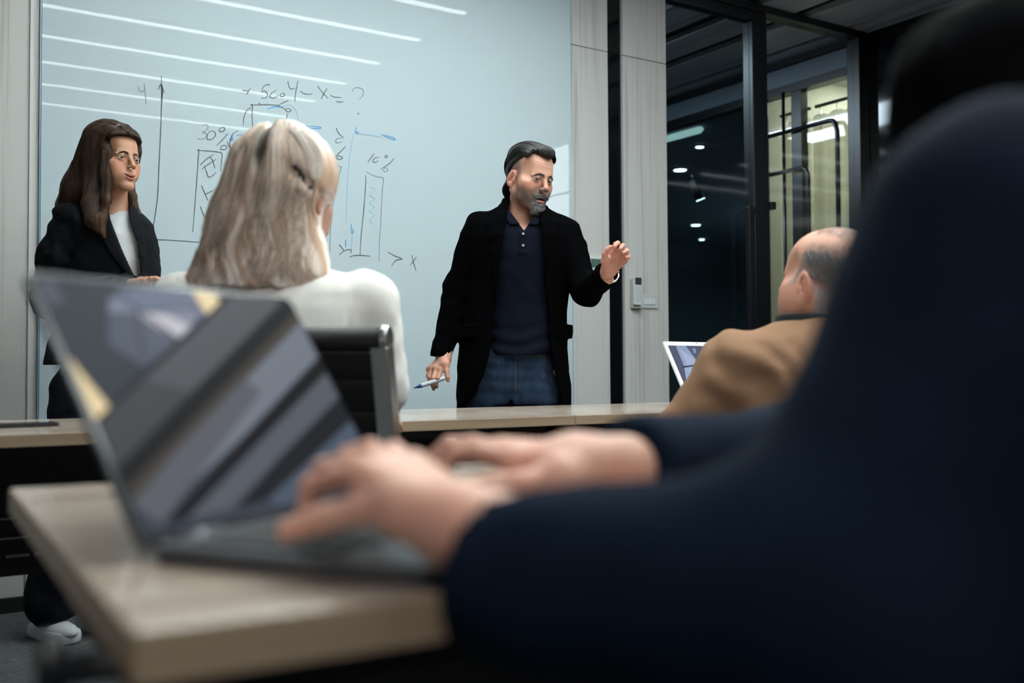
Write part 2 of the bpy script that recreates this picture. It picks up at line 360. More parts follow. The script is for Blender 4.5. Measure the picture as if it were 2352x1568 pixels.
def curtain(y0, y1, label):
    n = max(8, int((y1-y0)/.012)); zt_ = 2.70; vs = []; fs = []
    for i in range(n+1):
        y = y0+(y1-y0)*i/n; ph = (y-4.3)/.145*2*PI
        off = .022*math.copysign(abs(math.sin(ph))**.6, math.sin(ph))
        sag = .05*abs(math.sin((y-4.36)/.145*PI))**2
        for z in (zt_-.012+.04*0, zt_-.13-sag*0, 1.4, .03): vs.append((XR+.12+off, y, z-(sag*.5 if z > 2.6 else 0)))
    for i in range(n):
        for j in range(3): a = 4*i+j; fs.append((a, a+1, a+5, a+4))
    r = empty('curtain', (0, 0, 0), 0, label, 'curtain', 'cream office curtains')
    MB().add(vs, fs).build('cloth', cm, r, smooth=True)
    y = y0+.05
    while y < y1:
        MB().tube([(XR+.10, y, 2.74), (XR+.10, y-.004, 2.66), (XR+.09, y-.012, 2.56)], .0035, 6).build('hook', M_chrome, r, smooth=True); y += .145
    MB().tube([(XR+.13, y0, 2.745), (XR+.13, y1, 2.745)], .012, 8).build('rail', M_black, r, smooth=True)
curtain(W-.05, yc, 'cream pleated curtain behind the wider right hand pane of the corridor office window')
curtain(yc+.045, ya-.02, 'cream pleated curtain behind the narrow left hand pane of the corridor office window')
lp = empty('added_room_light', (0, 0, 0), 0, 'square ceiling light panel in the curtained office', 'light')
box('panel', (6.2, 4.55, CEIL-.02), (6.8, 4.95, CEIL-.005), emis('office_lamp', (1, .95, .80), 26.0), lp)
# dark room seen through the smoked glass
dr = empty('wall_darkroom'); tag(dr, kind='structure')
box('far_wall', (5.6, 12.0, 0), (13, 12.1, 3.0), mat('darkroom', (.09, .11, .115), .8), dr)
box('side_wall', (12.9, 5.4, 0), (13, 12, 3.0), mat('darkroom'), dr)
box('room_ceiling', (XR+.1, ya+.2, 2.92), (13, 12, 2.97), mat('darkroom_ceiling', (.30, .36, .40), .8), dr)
box('wall_end', (2.5, 8.5, 0), (XR+.1, 8.6, CEIL), M_dark, kind='structure')
box('ceiling', (pB1-1.2, W+.13, CEIL+.04), (3.3, 8.5, CEIL+.1), M_blackm, kind='structure')
dl = empty('added_room_light', (0, 0, 0), 0, 'added light panel hung out of view to brighten the dark room', 'light')
box('panel', (10.4, 6.6, 2.36), (11.6, 8.4, 2.375), emis('darkroom_fill_lamp', (.8, .93, 1), 16.0), dl)  # lamp added out of view to light this room's ceiling
def downlight(px, py, lab, r=.055):
    q = on(px, py, 2, 2.915); o = empty('downlight', tuple(q), 0, lab, 'light', 'downlights in the dark room')
    MB().tube([(0, 0, .0), (0, 0, -.012)], r, 16).build('lens', emis('spot', (.85, 1, 1), 20), o)
    MB().tube([(0, 0, .003), (0, 0, -.006)], r*1.25, 16).build('rim', M_white, o)
downlight(1562, 389, 'bright round downlight left of the black track spot', .06)
downlight(1607, 336, 'small downlight above the black track spot', .035)
downlight(1598, 516, 'round downlight below the black track spot', .06)
downlight(1612, 549, 'faint lowest downlight seen through the smoked glass', .04)
q = on(1588, 395, 2, 2.91); sp = empty('track_spotlight', tuple(q), 0, 'black track spotlight hanging in the dark room beyond the glass', 'light')
MB().tube([(0, 0, 0), (.03, 0, -.10)], .012, 8).build('stem', M_chrome, sp, smooth=True)
MB().tube([(.02, 0, -.08), (.10, -.02, -.27)], .05, 14).build('can', mat('spot_grey', (.12, .12, .13), .4), sp, smooth=True)
MB().tube([(.10, -.02, -.27), (.102, -.0205, -.275)], .044, 14).build('lens', emis('spot', (.85, 1, 1), 20), sp)
q0_ = on(1520, 321, 2, 2.90); q1_ = on(1610, 296, 2, 2.90)
t = empty('linear_light', (0, 0, 0), 0, 'pale linear light in the dark room ceiling beyond the smoked glass', 'light')
MB().tube([q0_, q1_], .035, 4).build('diffuser', emis('linear', (.75, .95, .85), 1.6), t)

cl_ = empty('added_corridor_light', (0, 0, 0), 0, 'added ceiling light panel for the corridor, hidden behind the wall', 'light')
box('panel', (3.45, 5.0, CEIL-.03), (4.05, 6.6, CEIL-.012), emis('corridor_fill_lamp', (.80, .92, 1.0), 22.0), cl_)  # corridor brightener, put in where the panelled wall hides it
# ------------------------------------------------------------------ wall fittings
q = on(1457, 672, 1, W-.012); zt1 = on(1457, 637, 1, W-.012)[2]; zt0 = on(1457, 700, 1, W-.012)[2]; rx0 = wx(1449); rx1 = wx(1464.5)
Wp = W-.012
M_wp = mat('white_plastic', (.66, .68, .70), .35)
hd = empty('remote_holder', (0, 0, 0), 0, 'clear grey wall holder behind the white remote control', 'holder')
box('back_plate', (rx0-.018, Wp-.004, zt0-.022), (rx1+.002, Wp, zt1-.01), mat('holder_grey', (.36, .34, .31), .3), hd, .001)
box('tray', (rx0-.014, Wp-.03, zt0-.02), (rx1+.003, Wp-.003, zt0-.012), mat('holder_grey'), hd, .001)
rc = empty('remote_control', (0, 0, 0), 0, 'slim white air conditioner remote with dark screen in wall holder', 'remote')
MB().prism(rrect(rx0, zt0, rx1, zt1, .005), 1, Wp-.024, Wp-.006).build('body', M_wp, rc)
dz = (zt1-zt0)
box('screen', (rx0+.002, Wp-.0255, zt1-dz*.27), (rx1-.002, Wp-.0235, zt1-.002), mat('lcd_dark', (.03, .03, .032), .3), rc)
for r_ in range(9):
    for c_ in range(2 if r_ < 3 else 3):
        nn = 2 if r_ < 3 else 3; ww = (rx1-rx0)/(nn+.6); X = rx0+ww*(.45+c_*1.05); Z = zt1-dz*(.36+.067*r_)
        box('button', (X, Wp-.0258, Z-.0022), (X+ww*.6, Wp-.0235, Z+.0022), mat('button_grey', (.42, .44, .48), .5), rc)
sx0, sx1 = wx(1463), wx(1506); sz1 = on(1485, 677, 1, W)[2]; sz0 = on(1485, 708, 1, W)[2]
sw = empty('light_switch', (0, 0, 0), 0, 'white three gang light switch plate beside the remote control', 'switch')
MB().prism(rrect(sx0, sz0, sx1, sz1, .004), 1, Wp-.009, Wp).build('plate', mat('switch_plate', (.52, .55, .56), .4), sw, .0015)
cw_ = (sx1-sx0)*.58/3; cx_ = sx0+(sx1-sx0)*.24
for k in range(3):
    rk = box('rocker', (cx_+k*cw_, Wp-.0125, sz0+(sz1-sz0)*.27), (cx_+(k+1)*cw_-.0008, Wp-.008, sz1-(sz1-sz0)*.25), M_wp, sw, .0008)
    box('indicator', (cx_+(k+.38)*cw_, Wp-.0132, sz1-(sz1-sz0)*.33), (cx_+(k+.62)*cw_, Wp-.012, sz1-(sz1-sz0)*.30), mat('lcd_dark'), rk)
tx0, tx1 = wx(1348), wx(1386); tz1 = on(1360, 588, 1, W)[2]; tz0 = on(1360, 640, 1, W)[2]
th = empty('wall_thermostat', (0, 0, 0), 0, 'white wall thermostat with green display behind the raised hand', 'thermostat')
MB().prism(rrect(tx0, tz0, tx1, tz1, .004), 1, Wp-.014, Wp).build('housing', M_wp, th, .001)
box('screen', (tx0+.010, Wp-.0155, tz0+(tz1-tz0)*.48), (tx1-.006, Wp-.0135, tz0+(tz1-tz0)*.86), mat('green_lcd', (.035, .10, .075), .3), th)

# ------------------------------------------------------------------ tables
M_top = wood('table_wood', (.36, .275, .22), (.54, .44, .37), 'X', .22, .5, grain=.7, coat=.35)
M_edge = wood('table_edge', (.27, .19, .125), (.36, .265, .18), 'X', .4, grain=.8)
def table(name, loc, rz, Lx, Dy, label, group=None):
    t = empty(name, loc, rz, label, 'table', group)
    box('tabletop', (0, 0, H-.024), (Lx, Dy, H), M_top, t, .0015)
    for lo, hi in (((0, -.0015, H-.0255), (Lx, 0, H-.0015)), ((0, Dy, H-.0255), (Lx, Dy+.0015, H-.0015)), ((-.0015, 0, H-.0255), (0, Dy, H-.0015)), ((Lx, 0, H-.0255), (Lx+.0015, Dy, H-.0015))):
        box('edge_band', lo, hi, M_edge, t)
    MB().box((.03, .05, H-.05), (Lx-.03, .08, H-.0255)).box((.03, Dy-.08, H-.05), (Lx-.03, Dy-.05, H-.0255)).box((.03, .05, H-.05), (.06, Dy-.05, H-.0255)).box((Lx-.06, .05, H-.05), (Lx-.03, Dy-.05, H-.0255)).build('under_frame', M_blackm, t)
    for sx in (.10, Lx-.15):
        MB().box((sx, Dy*.5-.03, .05), (sx+.05, Dy*.5+.03, H-.05)).box((sx, .08, .02), (sx+.05, Dy-.06, .06)).build('leg', M_black, t, .004)
        for yy in (.10, Dy-.12):
            c = MB().tube([(sx+.01, yy, .0255), (sx+.04, yy, .0255)], .025, 14).build('castor', M_black, t, smooth=False)
    return t
a1 = on(1301, 952.5, 2, H)
tf = 2.30; DT = .735
LT = 1.62; tx = a1[0]
ta = table('folding_table', (tx-LT, tf, 0), 0, LT-.002, DT, 'long pale wood table in front of the whiteboard, left of the joint', 'far row of tables')
tb = table('folding_table', (tx+.002, tf, 0), 0, LT, DT, 'pale wood table in the far row, right of the joint, holding the white laptop', 'far row of tables')
for t in (ta, tb):
    box('modesty_panel', (.06, DT-.12, .388), (LT-.06, DT-.10, H-.05), M_blackm, t)
    for z in (.535, .485): box('rail', (.05, DT-.128, z-.0025), (LT-.05, DT-.120, z+.0025), mat('dull_rail', (.30, .31, .33), .35, metal=.8), t)
    mb = MB(); x = .07
    while x < LT-.15: mb.box((x, DT-.128, .436), (x+.055, DT-.120, .443)); x += .068
    mb.build('slotted_rail', mat('dull_rail'), t)
tl = on(25, 1121, 2, H); bl = on(315, 1449, 2, H)
ang = math.atan2(-(tl[0]-bl[0]), tl[1]-bl[1])
DN = math.hypot(tl[0]-bl[0], tl[1]-bl[1])
tn = table('folding_table', (bl[0], bl[1], 0), ang, LT, DN, 'nearest pale wood table under the dark laptop, its corner blurred in front')
MB().box((.05, .045, H-.17), (LT-.05, .065, H-.05)).box((.045, .065, H-.11), (.065, DN-.08, H-.05)).build('apron', M_blackm, tn)
MB().tube([(.06, .10, H-.040), (-.024, .10, H-.040)], .009, 10).tube([(-.026, .10, H-.020), (-.026, .10, H-.062)], .008, 10).build('fold_lever', M_black, tn, smooth=True)
MB().tube([(.05, .06, .05), (.05, .10, H-.05)], .02, 8).build('leg', M_black, tn, smooth=True)

# ------------------------------------------------------------------ phone on the far table
q = on(60, 976, 2, H+.004)
ph = empty('smartphone', (q[0]-.02, q[1]+.0, H), .12, 'black phone in a case lying flat on the far table', 'phone')
MB().prism(rrect(-.085, -.038, .085, .038, .010), 2, 0, .009).build('case', mat('phone_black', (.012, .012, .014), .35), ph, .001)
MB().prism(rrect(-.080, -.034, .080, .034, .008), 2, .009, .0102).build('screen', mat('phone_glass', (.01, .01, .012), .08), ph)
for k in (0, 1): box('button', (-.02+.05*k, -.0392, .003), (.005+.05*k, -.038, .006), mat('phone_btn', (.03, .03, .035), .3), ph)
# ------------------------------------------------------------------ sculpting kit: distance fields turned into smooth meshes
f32 = np.float32
def V3(*a): return np.array(a, f32)
def ell(P, c, r, R=None):
    q = P-np.asarray(c, f32)
    if R is not None: q = q@np.asarray(R, f32)
    r = np.asarray(r, f32); a = q/r; k0 = np.sqrt((a*a).sum(-1))+1e-9; b = a/r; k1 = np.sqrt((b*b).sum(-1))+1e-9
    return k0*(k0-1)/k1
def cap(P, a, b, ra, rb=None):
    a = np.asarray(a, f32); b = np.asarray(b, f32); rb = ra if rb is None else rb
    ba = b-a; h = np.clip(((P-a)@ba)/(ba@ba+1e-12), 0, 1)
    q = P-a-h[..., None]*ba
    return np.sqrt((q*q).sum(-1))-(ra+(rb-ra)*h)
def ecap(P, a, b, ra, rb, sq, ax):            # capsule flattened by sq along axis ax
    ax = np.asarray(ax, f32); ax = ax/np.linalg.norm(ax)
    a = np.asarray(a, f32); b = np.asarray(b, f32)
    ba = b-a; h = np.clip(((P-a)@ba)/(ba@ba+1e-12), 0, 1)
    q = P-a-h[..., None]*ba; d = q@ax; q = q+(d*(1/sq-1))[..., None]*ax
    return (np.sqrt((q*q).sum(-1))-(ra+(rb-ra)*h))*min(1, sq*1.2)
def smin(a, b, k):
    h = np.clip(.5+.5*(b-a)/k, 0, 1); return b+(a-b)*h-k*h*(1-h)
def smax(a, b, k): return -smin(-a, -b, k)
def chain(P, pts, rs, k=.004):
    d = None
    for i in range(len(pts)-1):
        e = cap(P, pts[i], pts[i+1], rs[i], rs[i+1]); d = e if d is None else smin(d, e, k)
    return d
def rotm(yaw=0, pitch=0, roll=0):             # degrees; about Z, then X, then Y of the local frame
    y, p, r = map(math.radians, (yaw, pitch, roll))
    Z = np.array([[math.cos(y), -math.sin(y), 0], [math.sin(y), math.cos(y), 0], [0, 0, 1]])
    X = np.array([[1, 0, 0], [0, math.cos(p), -math.sin(p)], [0, math.sin(p), math.cos(p)]])
    Y = np.array([[math.cos(r), 0, math.sin(r)], [0, 1, 0], [-math.sin(r), 0, math.cos(r)]])
    return Z@X@Y
_VN = rng.random((32, 32, 32)).astype(f32)
def vnoise(P, s):
    q = P*s; i = np.floor(q).astype(int); t = (q-i).astype(f32); t = t*t*(3-2*t); i &= 31; j = (i+1) & 31
    x0, y0, z0 = i[..., 0], i[..., 1], i[..., 2]; x1, y1, z1 = j[..., 0], j[..., 1], j[..., 2]; tx, ty, tz = t[..., 0], t[..., 1], t[..., 2]
    n = _VN
    a = n[x0, y0, z0]*(1-tx)+n[x1, y0, z0]*tx; b = n[x0, y1, z0]*(1-tx)+n[x1, y1, z0]*tx
    c = n[x0, y0, z1]*(1-tx)+n[x1, y0, z1]*tx; d = n[x0, y1, z1]*(1-tx)+n[x1, y1, z1]*tx
    return (a*(1-ty)+b*ty)*(1-tz)+(c*(1-ty)+d*ty)*tz-.5
def isosurface(fn, lo, hi, h, B=10, marg=1.5):
    lo = np.array(lo, float); hi = np.array(hi, float)
    nb = np.maximum(1, np.ceil((hi-lo)/h/B).astype(int)); n = nb*B
    bi = np.stack(np.meshgrid(*[np.arange(k) for k in nb], indexing='ij'), -1).reshape(-1, 3)
    cen = lo+(bi*B+(B-1)/2)*h
    d = fn(cen.astype(f32)); act = np.abs(d) < .87*B*h*marg+.004
    V = np.repeat(np.repeat(np.repeat(np.sign(d).reshape(nb).astype(f32), B, 0), B, 1), B, 2)
    off = np.stack(np.meshgrid(*[np.arange(B)]*3, indexing='ij'), -1).reshape(-1, 3)
    ab = bi[act]; step = max(1, 120000//B**3)
    for s in range(0, len(ab), step):
        idx = (ab[s:s+step, None, :]*B+off[None]).reshape(-1, 3)
        V[idx[:, 0], idx[:, 1], idx[:, 2]] = fn((lo+idx*h).astype(f32))
    S_ = (V < 0)
    c = np.zeros(tuple(n-1), np.uint8)
    for dx in (0, 1):
        for dy in (0, 1):
            for dz in (0, 1): c += S_[dx:n[0]-1+dx, dy:n[1]-1+dy, dz:n[2]-1+dz]
    ci = np.argwhere((c > 0) & (c < 8)); N = len(ci)
    acc = np.zeros((N, 3)); cnt = np.zeros(N)
    cor = [(0, 0, 0), (1, 0, 0), (0, 1, 0), (1, 1, 0), (0, 0, 1), (1, 0, 1), (0, 1, 1), (1, 1, 1)]
    val = [V[ci[:, 0]+a, ci[:, 1]+b, ci[:, 2]+g] for a, b, g in cor]
    for a, b in ((0, 1), (2, 3), (4, 5), (6, 7), (0, 2), (1, 3), (4, 6), (5, 7), (0, 4), (1, 5), (2, 6), (3, 7)):
        va, vb = val[a], val[b]; m = (va < 0) != (vb < 0); t = np.where(m, va/(va-vb+1e-12), 0)
        pa = np.array(cor[a]); pb = np.array(cor[b]); acc += m[:, None]*(pa+t[:, None]*(pb-pa)); cnt += m
    verts = lo+h*(ci+acc/cnt[:, None])
    im = np.full(tuple(n-1), -1, np.int32); im[ci[:, 0], ci[:, 1], ci[:, 2]] = np.arange(N)
    F = []
    for ax in range(3):
        o = [(1, 2), (2, 0), (0, 1)][ax]
        A = S_[tuple(slice(0, -1) if k == ax else slice(1, n[k]-1) for k in range(3))]
        Bb = S_[tuple(slice(1, None) if k == ax else slice(1, n[k]-1) for k in range(3))]
        e = np.argwhere(A != Bb)
        if not len(e): continue
        flip = A[e[:, 0], e[:, 1], e[:, 2]]
        node = e.copy()
        for k in range(3):
            if k != ax: node[:, k] += 1
        q = []
        for da, db in ((-1, -1), (0, -1), (0, 0), (-1, 0)):
            cc = node.copy(); cc[:, o[0]] += da; cc[:, o[1]] += db; q.append(im[cc[:, 0], cc[:, 1], cc[:, 2]])
        q = np.stack(q, 1); q = np.where(flip[:, None], q, q[:, ::-1]); F.append(q[(q >= 0).all(1)])
    return verts.astype(f32), np.concatenate(F)
def mesh_from(name, verts, faces, cols=None):
    me = bpy.data.meshes.new(name); k = faces.shape[1]
    me.vertices.add(len(verts)); me.vertices.foreach_set('co', np.asarray(verts, f32).ravel())
    me.loops.add(faces.size); me.loops.foreach_set('vertex_index', faces.astype(np.int32).ravel())
    me.polygons.add(len(faces)); me.polygons.foreach_set('loop_start', np.arange(0, faces.size, k, dtype=np.int32))
    me.polygons.foreach_set('use_smooth', np.ones(len(faces), bool))
    me.update(calc_edges=True); me.validate()
    if cols is not None:
        at = me.attributes.new('col', 'FLOAT_COLOR', 'POINT')
        c = np.ones((len(verts), 4), f32); c[:, :3] = cols; at.data.foreach_set('color', c.ravel())
    return me
def sculpt(name, fn, lo, hi, h, m, parent, col=None, label=None, tf=None, marg=1.5, relax=1):
    v, f = isosurface(fn, lo, hi, h, marg=marg)
    c = col(v) if col is not None else None
    me = mesh_from(name, v, f, c)
    o = link(name, me, m, parent)
    if label: o['label'] = label
    return o
def merge_parts(parts):                       # several (verts, faces, cols) into one
    vs, fs, cs, n = [], [], [], 0
    for v, f, c in parts: vs.append(v); fs.append(f+n); cs.append(c); n += len(v)
    return np.concatenate(vs), np.concatenate(fs), np.concatenate(cs)
def strand_mesh(name, P, rad, cols, m, parent, sides=3, kind=None, flat=1.0):
    P = np.asarray(P, float); n, k, _ = P.shape
    T = np.gradient(P, axis=1); T /= np.linalg.norm(T, axis=2, keepdims=True)+1e-9
    ref = np.array([.31, .2, .93]); A = np.cross(T, ref); A /= np.linalg.norm(A, axis=2, keepdims=True)+1e-9; Bv = np.cross(T, A)
    rad = np.broadcast_to(rad, (n, k)) if np.ndim(rad) == 1 else rad
    vs = []
    for s in range(sides):
        a = 2*PI*s/sides; vs.append(P+(A*math.cos(a)+Bv*math.sin(a)*flat)*rad[..., None])
    vs = np.stack(vs, 2).reshape(-1, 3)
    b = (np.arange(n)[:, None, None]*k+np.arange(k-1)[None, :, None])*sides; s0 = np.arange(sides)[None, None, :]; s1 = (s0+1) % sides
    F = np.stack(np.broadcast_arrays(b+s0, b+s1, b+sides+s1, b+sides+s0), -1).reshape(-1, 4)
    cols = np.asarray(cols, float).reshape(-1, 3); c = np.repeat(cols, k*sides, 0) if len(cols) == n else np.repeat(cols, sides, 0)
    me = mesh_from(name, vs, F, c); return link(name, me, m, parent, kind)
def bez(pts, k):                              # smooth resampling of control points to k points
    pts = np.asarray(pts, float); n = len(pts); out = []
    d = np.r_[0, np.cumsum(np.linalg.norm(np.diff(pts, axis=0), axis=1))]; tt = np.linspace(0, d[-1], k)
    for t in tt:
        i = min(max(np.searchsorted(d, t)-1, 0), n-2); u = (t-d[i])/(d[i+1]-d[i]+1e-9)
        p0, p1, p2, p3 = pts[max(i-1, 0)], pts[i], pts[i+1], pts[min(i+2, n-1)]
        out.append(.5*((2*p1)+(-p0+p2)*u+(2*p0-5*p1+4*p2-p3)*u*u+(-p0+3*p1-3*p2+p3)*u**3))
    return np.array(out)
def strands_between(G, n, k, spread, wav=0., clump=0):
    G = np.stack([bez(g, k) for g in G]); g = len(G)
    s = rng.random(n)*(g-1); i = np.minimum(s.astype(int), g-2); u = (s-i)[:, None, None]
    P = G[i]*(1-u)+G[i+1]*u
    off = rng.normal(size=(n, 1, 3)); off /= np.linalg.norm(off, axis=2, keepdims=True); off *= rng.random((n, 1, 1))**.5
    sp = np.interp(np.linspace(0, 1, k), np.linspace(0, 1, len(spread)), spread)[None, :, None]
    P = P+off*sp
    if wav:
        t = np.linspace(0, 1, k)[None, :]; ph = rng.random((n, 1))*.8+s[:, None]*2.2; w1 = np.sin(t*11+ph*3)*wav*t
        P[..., 0] += w1; P[..., 1] += np.cos(t*9+ph*4)*wav*t*.7
    return P

# ------------------------------------------------------------------ heads (local frame: face looks along -Y, Z up, origin between the ears at eye height)
def headf(P, p):
    x = np.abs(P[:, 0]); Q = np.stack([x, P[:, 1], P[:, 2]], 1); w = p.get('w', 1.0); jw = p.get('jaw', 1.0)
    d = ell(Q, (0, .020, .040), (.074*w, .093, .080))
    d = smin(d, ell(Q, (0, -.030, .020), (.063*w, .060, .082)), .03)
    d = smin(d, ell(Q, (0, -.022, -.050), (.054*w*jw, .056, .058)), .03)
    d = smin(d, cap(Q, (.050*w*jw, .008, -.052), (.012, -.070, -.098), .016, .017), .025)
    d = smin(d, ell(Q, (0, -.080, -.100), (.020*jw, .015, .017)), .018)            # chin
    d = smin(d, ell(Q, (.0435*w, -.051, -.024), (.021, .022, .020)), .030)           # cheekbone
    d = smin(d, ell(Q, (.034, -.060, -.052), (.020, .020, .026)), .02)              # cheek
    d = smin(d, cap(Q, (.008, -.084, .017), (.042, -.068, .018), .0085*p.get('brow', 1), .007), .014)
    d = smax(d, -ell(Q, (.031, -.097, -.001), (.019, .0155, .0125)), .012)          # sockets
    d = smax(d, -ell(Q, (.064*w, -.060, .030), (.012, .028, .030)), .02)            # temples
    d = smin(d, ell(Q, (0, -.070, -.064), (.031, .026, .025)), .016)                # muzzle
    n = p.get('nose', 1.0)
    d = smin(d, cap(Q, (0, -.083, .014), (0, -.106*1, -.026), .0072*n, .0088*n), .010)
    d = smin(d, ell(Q, (0, -.1095, -.030), (.0105*n, .0095*n, .0095*n)), .007)
    d = smin(d, ell(Q, (.0115*n, -.0985, -.0350), (.0058*n, .0095, .0066*n)), .006)
    d = smax(d, -ell(Q, (.0065*n, -.103, -.0425), (.0036, .0052, .0042)), .003)
    # eyelids round the ball, opened along the lid line
    eo = p.get('eye', .0056); ec = (.031, -.0745, -.001)
    lid = ell(Q, ec, (.0142, .0142, .0142)); 
    zc = Q[:, 2]-ec[2]+.0002-.10*(x-.031)
    half = eo*np.sqrt(np.clip(1-((x-.0308)/.0132)**2, 0, 1))
    lid = smax(lid, half-np.abs(zc)-(Q[:, 1] > -.070)*.02, .0012)
    d = smin(d, lid, .005)
    d = smin(d, cap(Q, (.018, -.084, .0105), (.046, -.074, .0095), .0042, .0045), .006)
    d = smax(d, -cap(Q, (.020, -.0925, .0068+eo*.15), (.043, -.083, .0066+eo*.15), .0013), .002)
    if p.get('age', 0):
        a_ = p['age']
        fw_ = np.exp(-((Q[:, 2]-.052)/.020)**2)*(Q[:, 1] < -.05)*np.clip(1-x/.055, 0, 1)
        d = d+.0009*a_*fw_*np.sin((Q[:, 2]-.9*x*x/.05*.2)*620)
        d = smax(d, -cap(Q, (.0165, -.104, -.034), (.033, -.084, -.066), .0016), .0035*a_)
        d = smax(d, -cap(Q, (.018, -.094, -.0165), (.040, -.083, -.0165), .0011), .003*a_)
    d = smax(d, -np.maximum(ell(Q, ec, (.0126, .0135, .0126)), np.abs(zc)-half), .0012)
    # lips
    mo = p.get('mouth', .0012); zm = -.0695; sm = p.get('smile', 0.)
    lz = zm+sm*(x/.024)**2
    Ql = Q.copy(); Ql[:, 2] -= (lz-zm)
    lw_ = p.get('lips', 1.0)
    d = smin(d, ell(Ql, (0, -.0915, zm+.0052+mo*.7), (.0215, .0085, .0050*lw_)), .0045)
    d = smin(d, ell(Ql, (0, -.0895, zm-.0062-mo*.9), (.0195, .0090, .0062*lw_)), .0045)
    d = smax(d, -ell(Ql, (0, -.102, zm), (.0165, .020, max(mo, .0010))), .0022)
    d = smax(d, -ell(Q, (0, -.103, -.0865-mo), (.016, .009, .0048)), .007)
    # ears
    ea = p.get('ear', 1.0)
    if ea:
        R = rotm(0, 12, 0)@rotm(-22, 0, 0)
        ec_ = np.array([.0765*w, .006, -.014])
        q = (Q-ec_.astype(f32))@R.astype(f32)
        e = ell(q, (0, 0, 0), (.0062, .0165*ea, .0290*ea))
        e = smax(e, -ell(q, (.0060, -.001, .002), (.0066, .0108*ea, .0190*ea)), .003)
        e = smin(e, cap(q, (.0025, .004, .012), (.0025, .0055, -.008), .0026), .003)
        e = smin(e, ell(q, (.001, -.0045, -.0235*ea), (.0050, .0078, .0085)), .005)
        e = smin(e, ell(q, (.001, -.013, -.004), (.0045, .0045, .0065)), .003)
        d = smin(d, e, .006)
    return d
SKIN = np.array([.62, .385, .28])
def headcol(v, p):                            # skin colours; nostrils, ear hollows, eye sockets and mouth gap darker
    base = np.array(p.get('skin', SKIN)); x = np.abs(v[:, 0]); y = v[:, 1]; z = v[:, 2]
    c = np.tile(base, (len(v), 1)).astype(float)
    def blend(w, col): 
        nonlocal c
        w = np.clip(w, 0, 1)[:, None]; c = c*(1-w)+np.array(col)*w
    g = lambda cx, cy, cz, rx, ry, rz: np.exp(-(((x-cx)/rx)**2+((y-cy)/ry)**2+((z-cz)/rz)**2))
    red = p.get('red', .5)
    blend(g(.042, -.07, -.032, .022, .03, .018)*red, base*[1.08, .78, .74])
    blend(g(0, -.115, -.032, .014, .02, .014)*red, base*[1.08, .76, .72])
    blend(g(.078, .012, -.008, .02, .03, .035)*.5*(y > -.03), base*[1.08, .78, .72])
    blend(g(.031, -.085, -.008, .016, .02, .011)*.45, base*[.72, .58, .56])
    blend(g(.080, .006, -.015, .012, .010, .015)*.55, base*[.72, .42, .36])
    blend(g(.0065, -.104, -.0425, .004, .005, .003)*.8, base*[.25, .15, .12])
    blend(vnoise(v, 60)*.5+vnoise(v, 170)*.35, base*[.86, .74, .72])
    mo = p.get('mouth', .0012); sm = p.get('smile', 0.); zm = -.0695+sm*(x/.024)**2
    lw_ = p.get('lips', 1.0)
    lipu = np.abs(z-zm-.0045*lw_-mo*.7) < .0052*lw_*np.sqrt(np.clip(1-(x/.0225)**2, 0, 1)); lipl = np.abs(z-zm+.0058*lw_+mo*.9) < .0062*lw_*np.sqrt(np.clip(1-(x/.0205)**2, 0, 1))
    blend(((lipu | lipl) & (y < -.080))*.9, p.get('lipcol', base*[.85, .55, .55]))
    blend((np.abs(z-zm) < mo*.8+.0002)*(x < .0165)*(y > -.094)*(y < -.05)*1.0, (.03, .01, .01))
    # lash line
    ec = (.031, -.0745, -.001); zc = z-ec[2]+.0002-.10*(x-.031); half = p.get('eye', .0056)*np.sqrt(np.clip(1-((x-.0308)/.0132)**2, 0, 1))
    blend((np.abs(np.abs(zc)-half-.0004) < p.get('lash', .0008))*(x > .0178)*(x < .0440)*(y < -.074)*(zc > p.get('lashlo', -1))*.85, (.05, .03, .025))
    if 'stubble' in p:
        s = p['stubble']; n = .85+vnoise(v, 800)*.5
        line = -.028-.010*np.clip((x-.02)/.03, 0, 1)+.055*np.clip((y+.035)/.04, 0, 1)
        m_ = 1/(1+np.exp((z-line)/.004)); m_ *= 1/(1+np.exp((y+.014)/.003)); m_ *= 1/(1+np.exp(-(z+.118)/.006))
        blend(m_*s[0]*n*(~((lipu | lipl) & (y < -.085))), s[1])
    if 'hairpaint' in p: c = p['hairpaint'](v, c)
    return c
def add_eyes(parent, Hp, R, gaze, iris, names='eye'):
    out = []
    for sx in (-1, 1):
        c = np.array([sx*.031, -.0745, -.001]); mb = bmesh.new()
        bmesh.ops.create_uvsphere(mb, u_segments=40, v_segments=28, radius=.01265); me = bpy.data.meshes.new(names); mb.to_mesh(me); mb.free()
        v = np.array([q.co[:] for q in me.vertices]); g = np.array(gaze, float); g /= np.linalg.norm(g)
        a = (v/.01265)@g; col = np.tile([.40, .365, .355], (len(v), 1)); col[a > .895] = iris; col[a > .875] = np.where((a[a > .875] < .905)[:, None], np.array(iris)*.4, col[a > .875]); col[a > .972] = (.004, .004, .004)
        at = me.attributes.new('col', 'FLOAT_COLOR', 'POINT'); cc = np.ones((len(v), 4), f32); cc[:, :3] = col; at.data.foreach_set('color', cc.ravel())
        w_ = (v+c)@R.T+Hp; me.vertices.foreach_set('co', w_.astype(f32).ravel())
        out.append(link(names, me, mat('eye', (.8, .8, .8), .08, attr=True, coat=.6), parent, smooth=True))
    return out
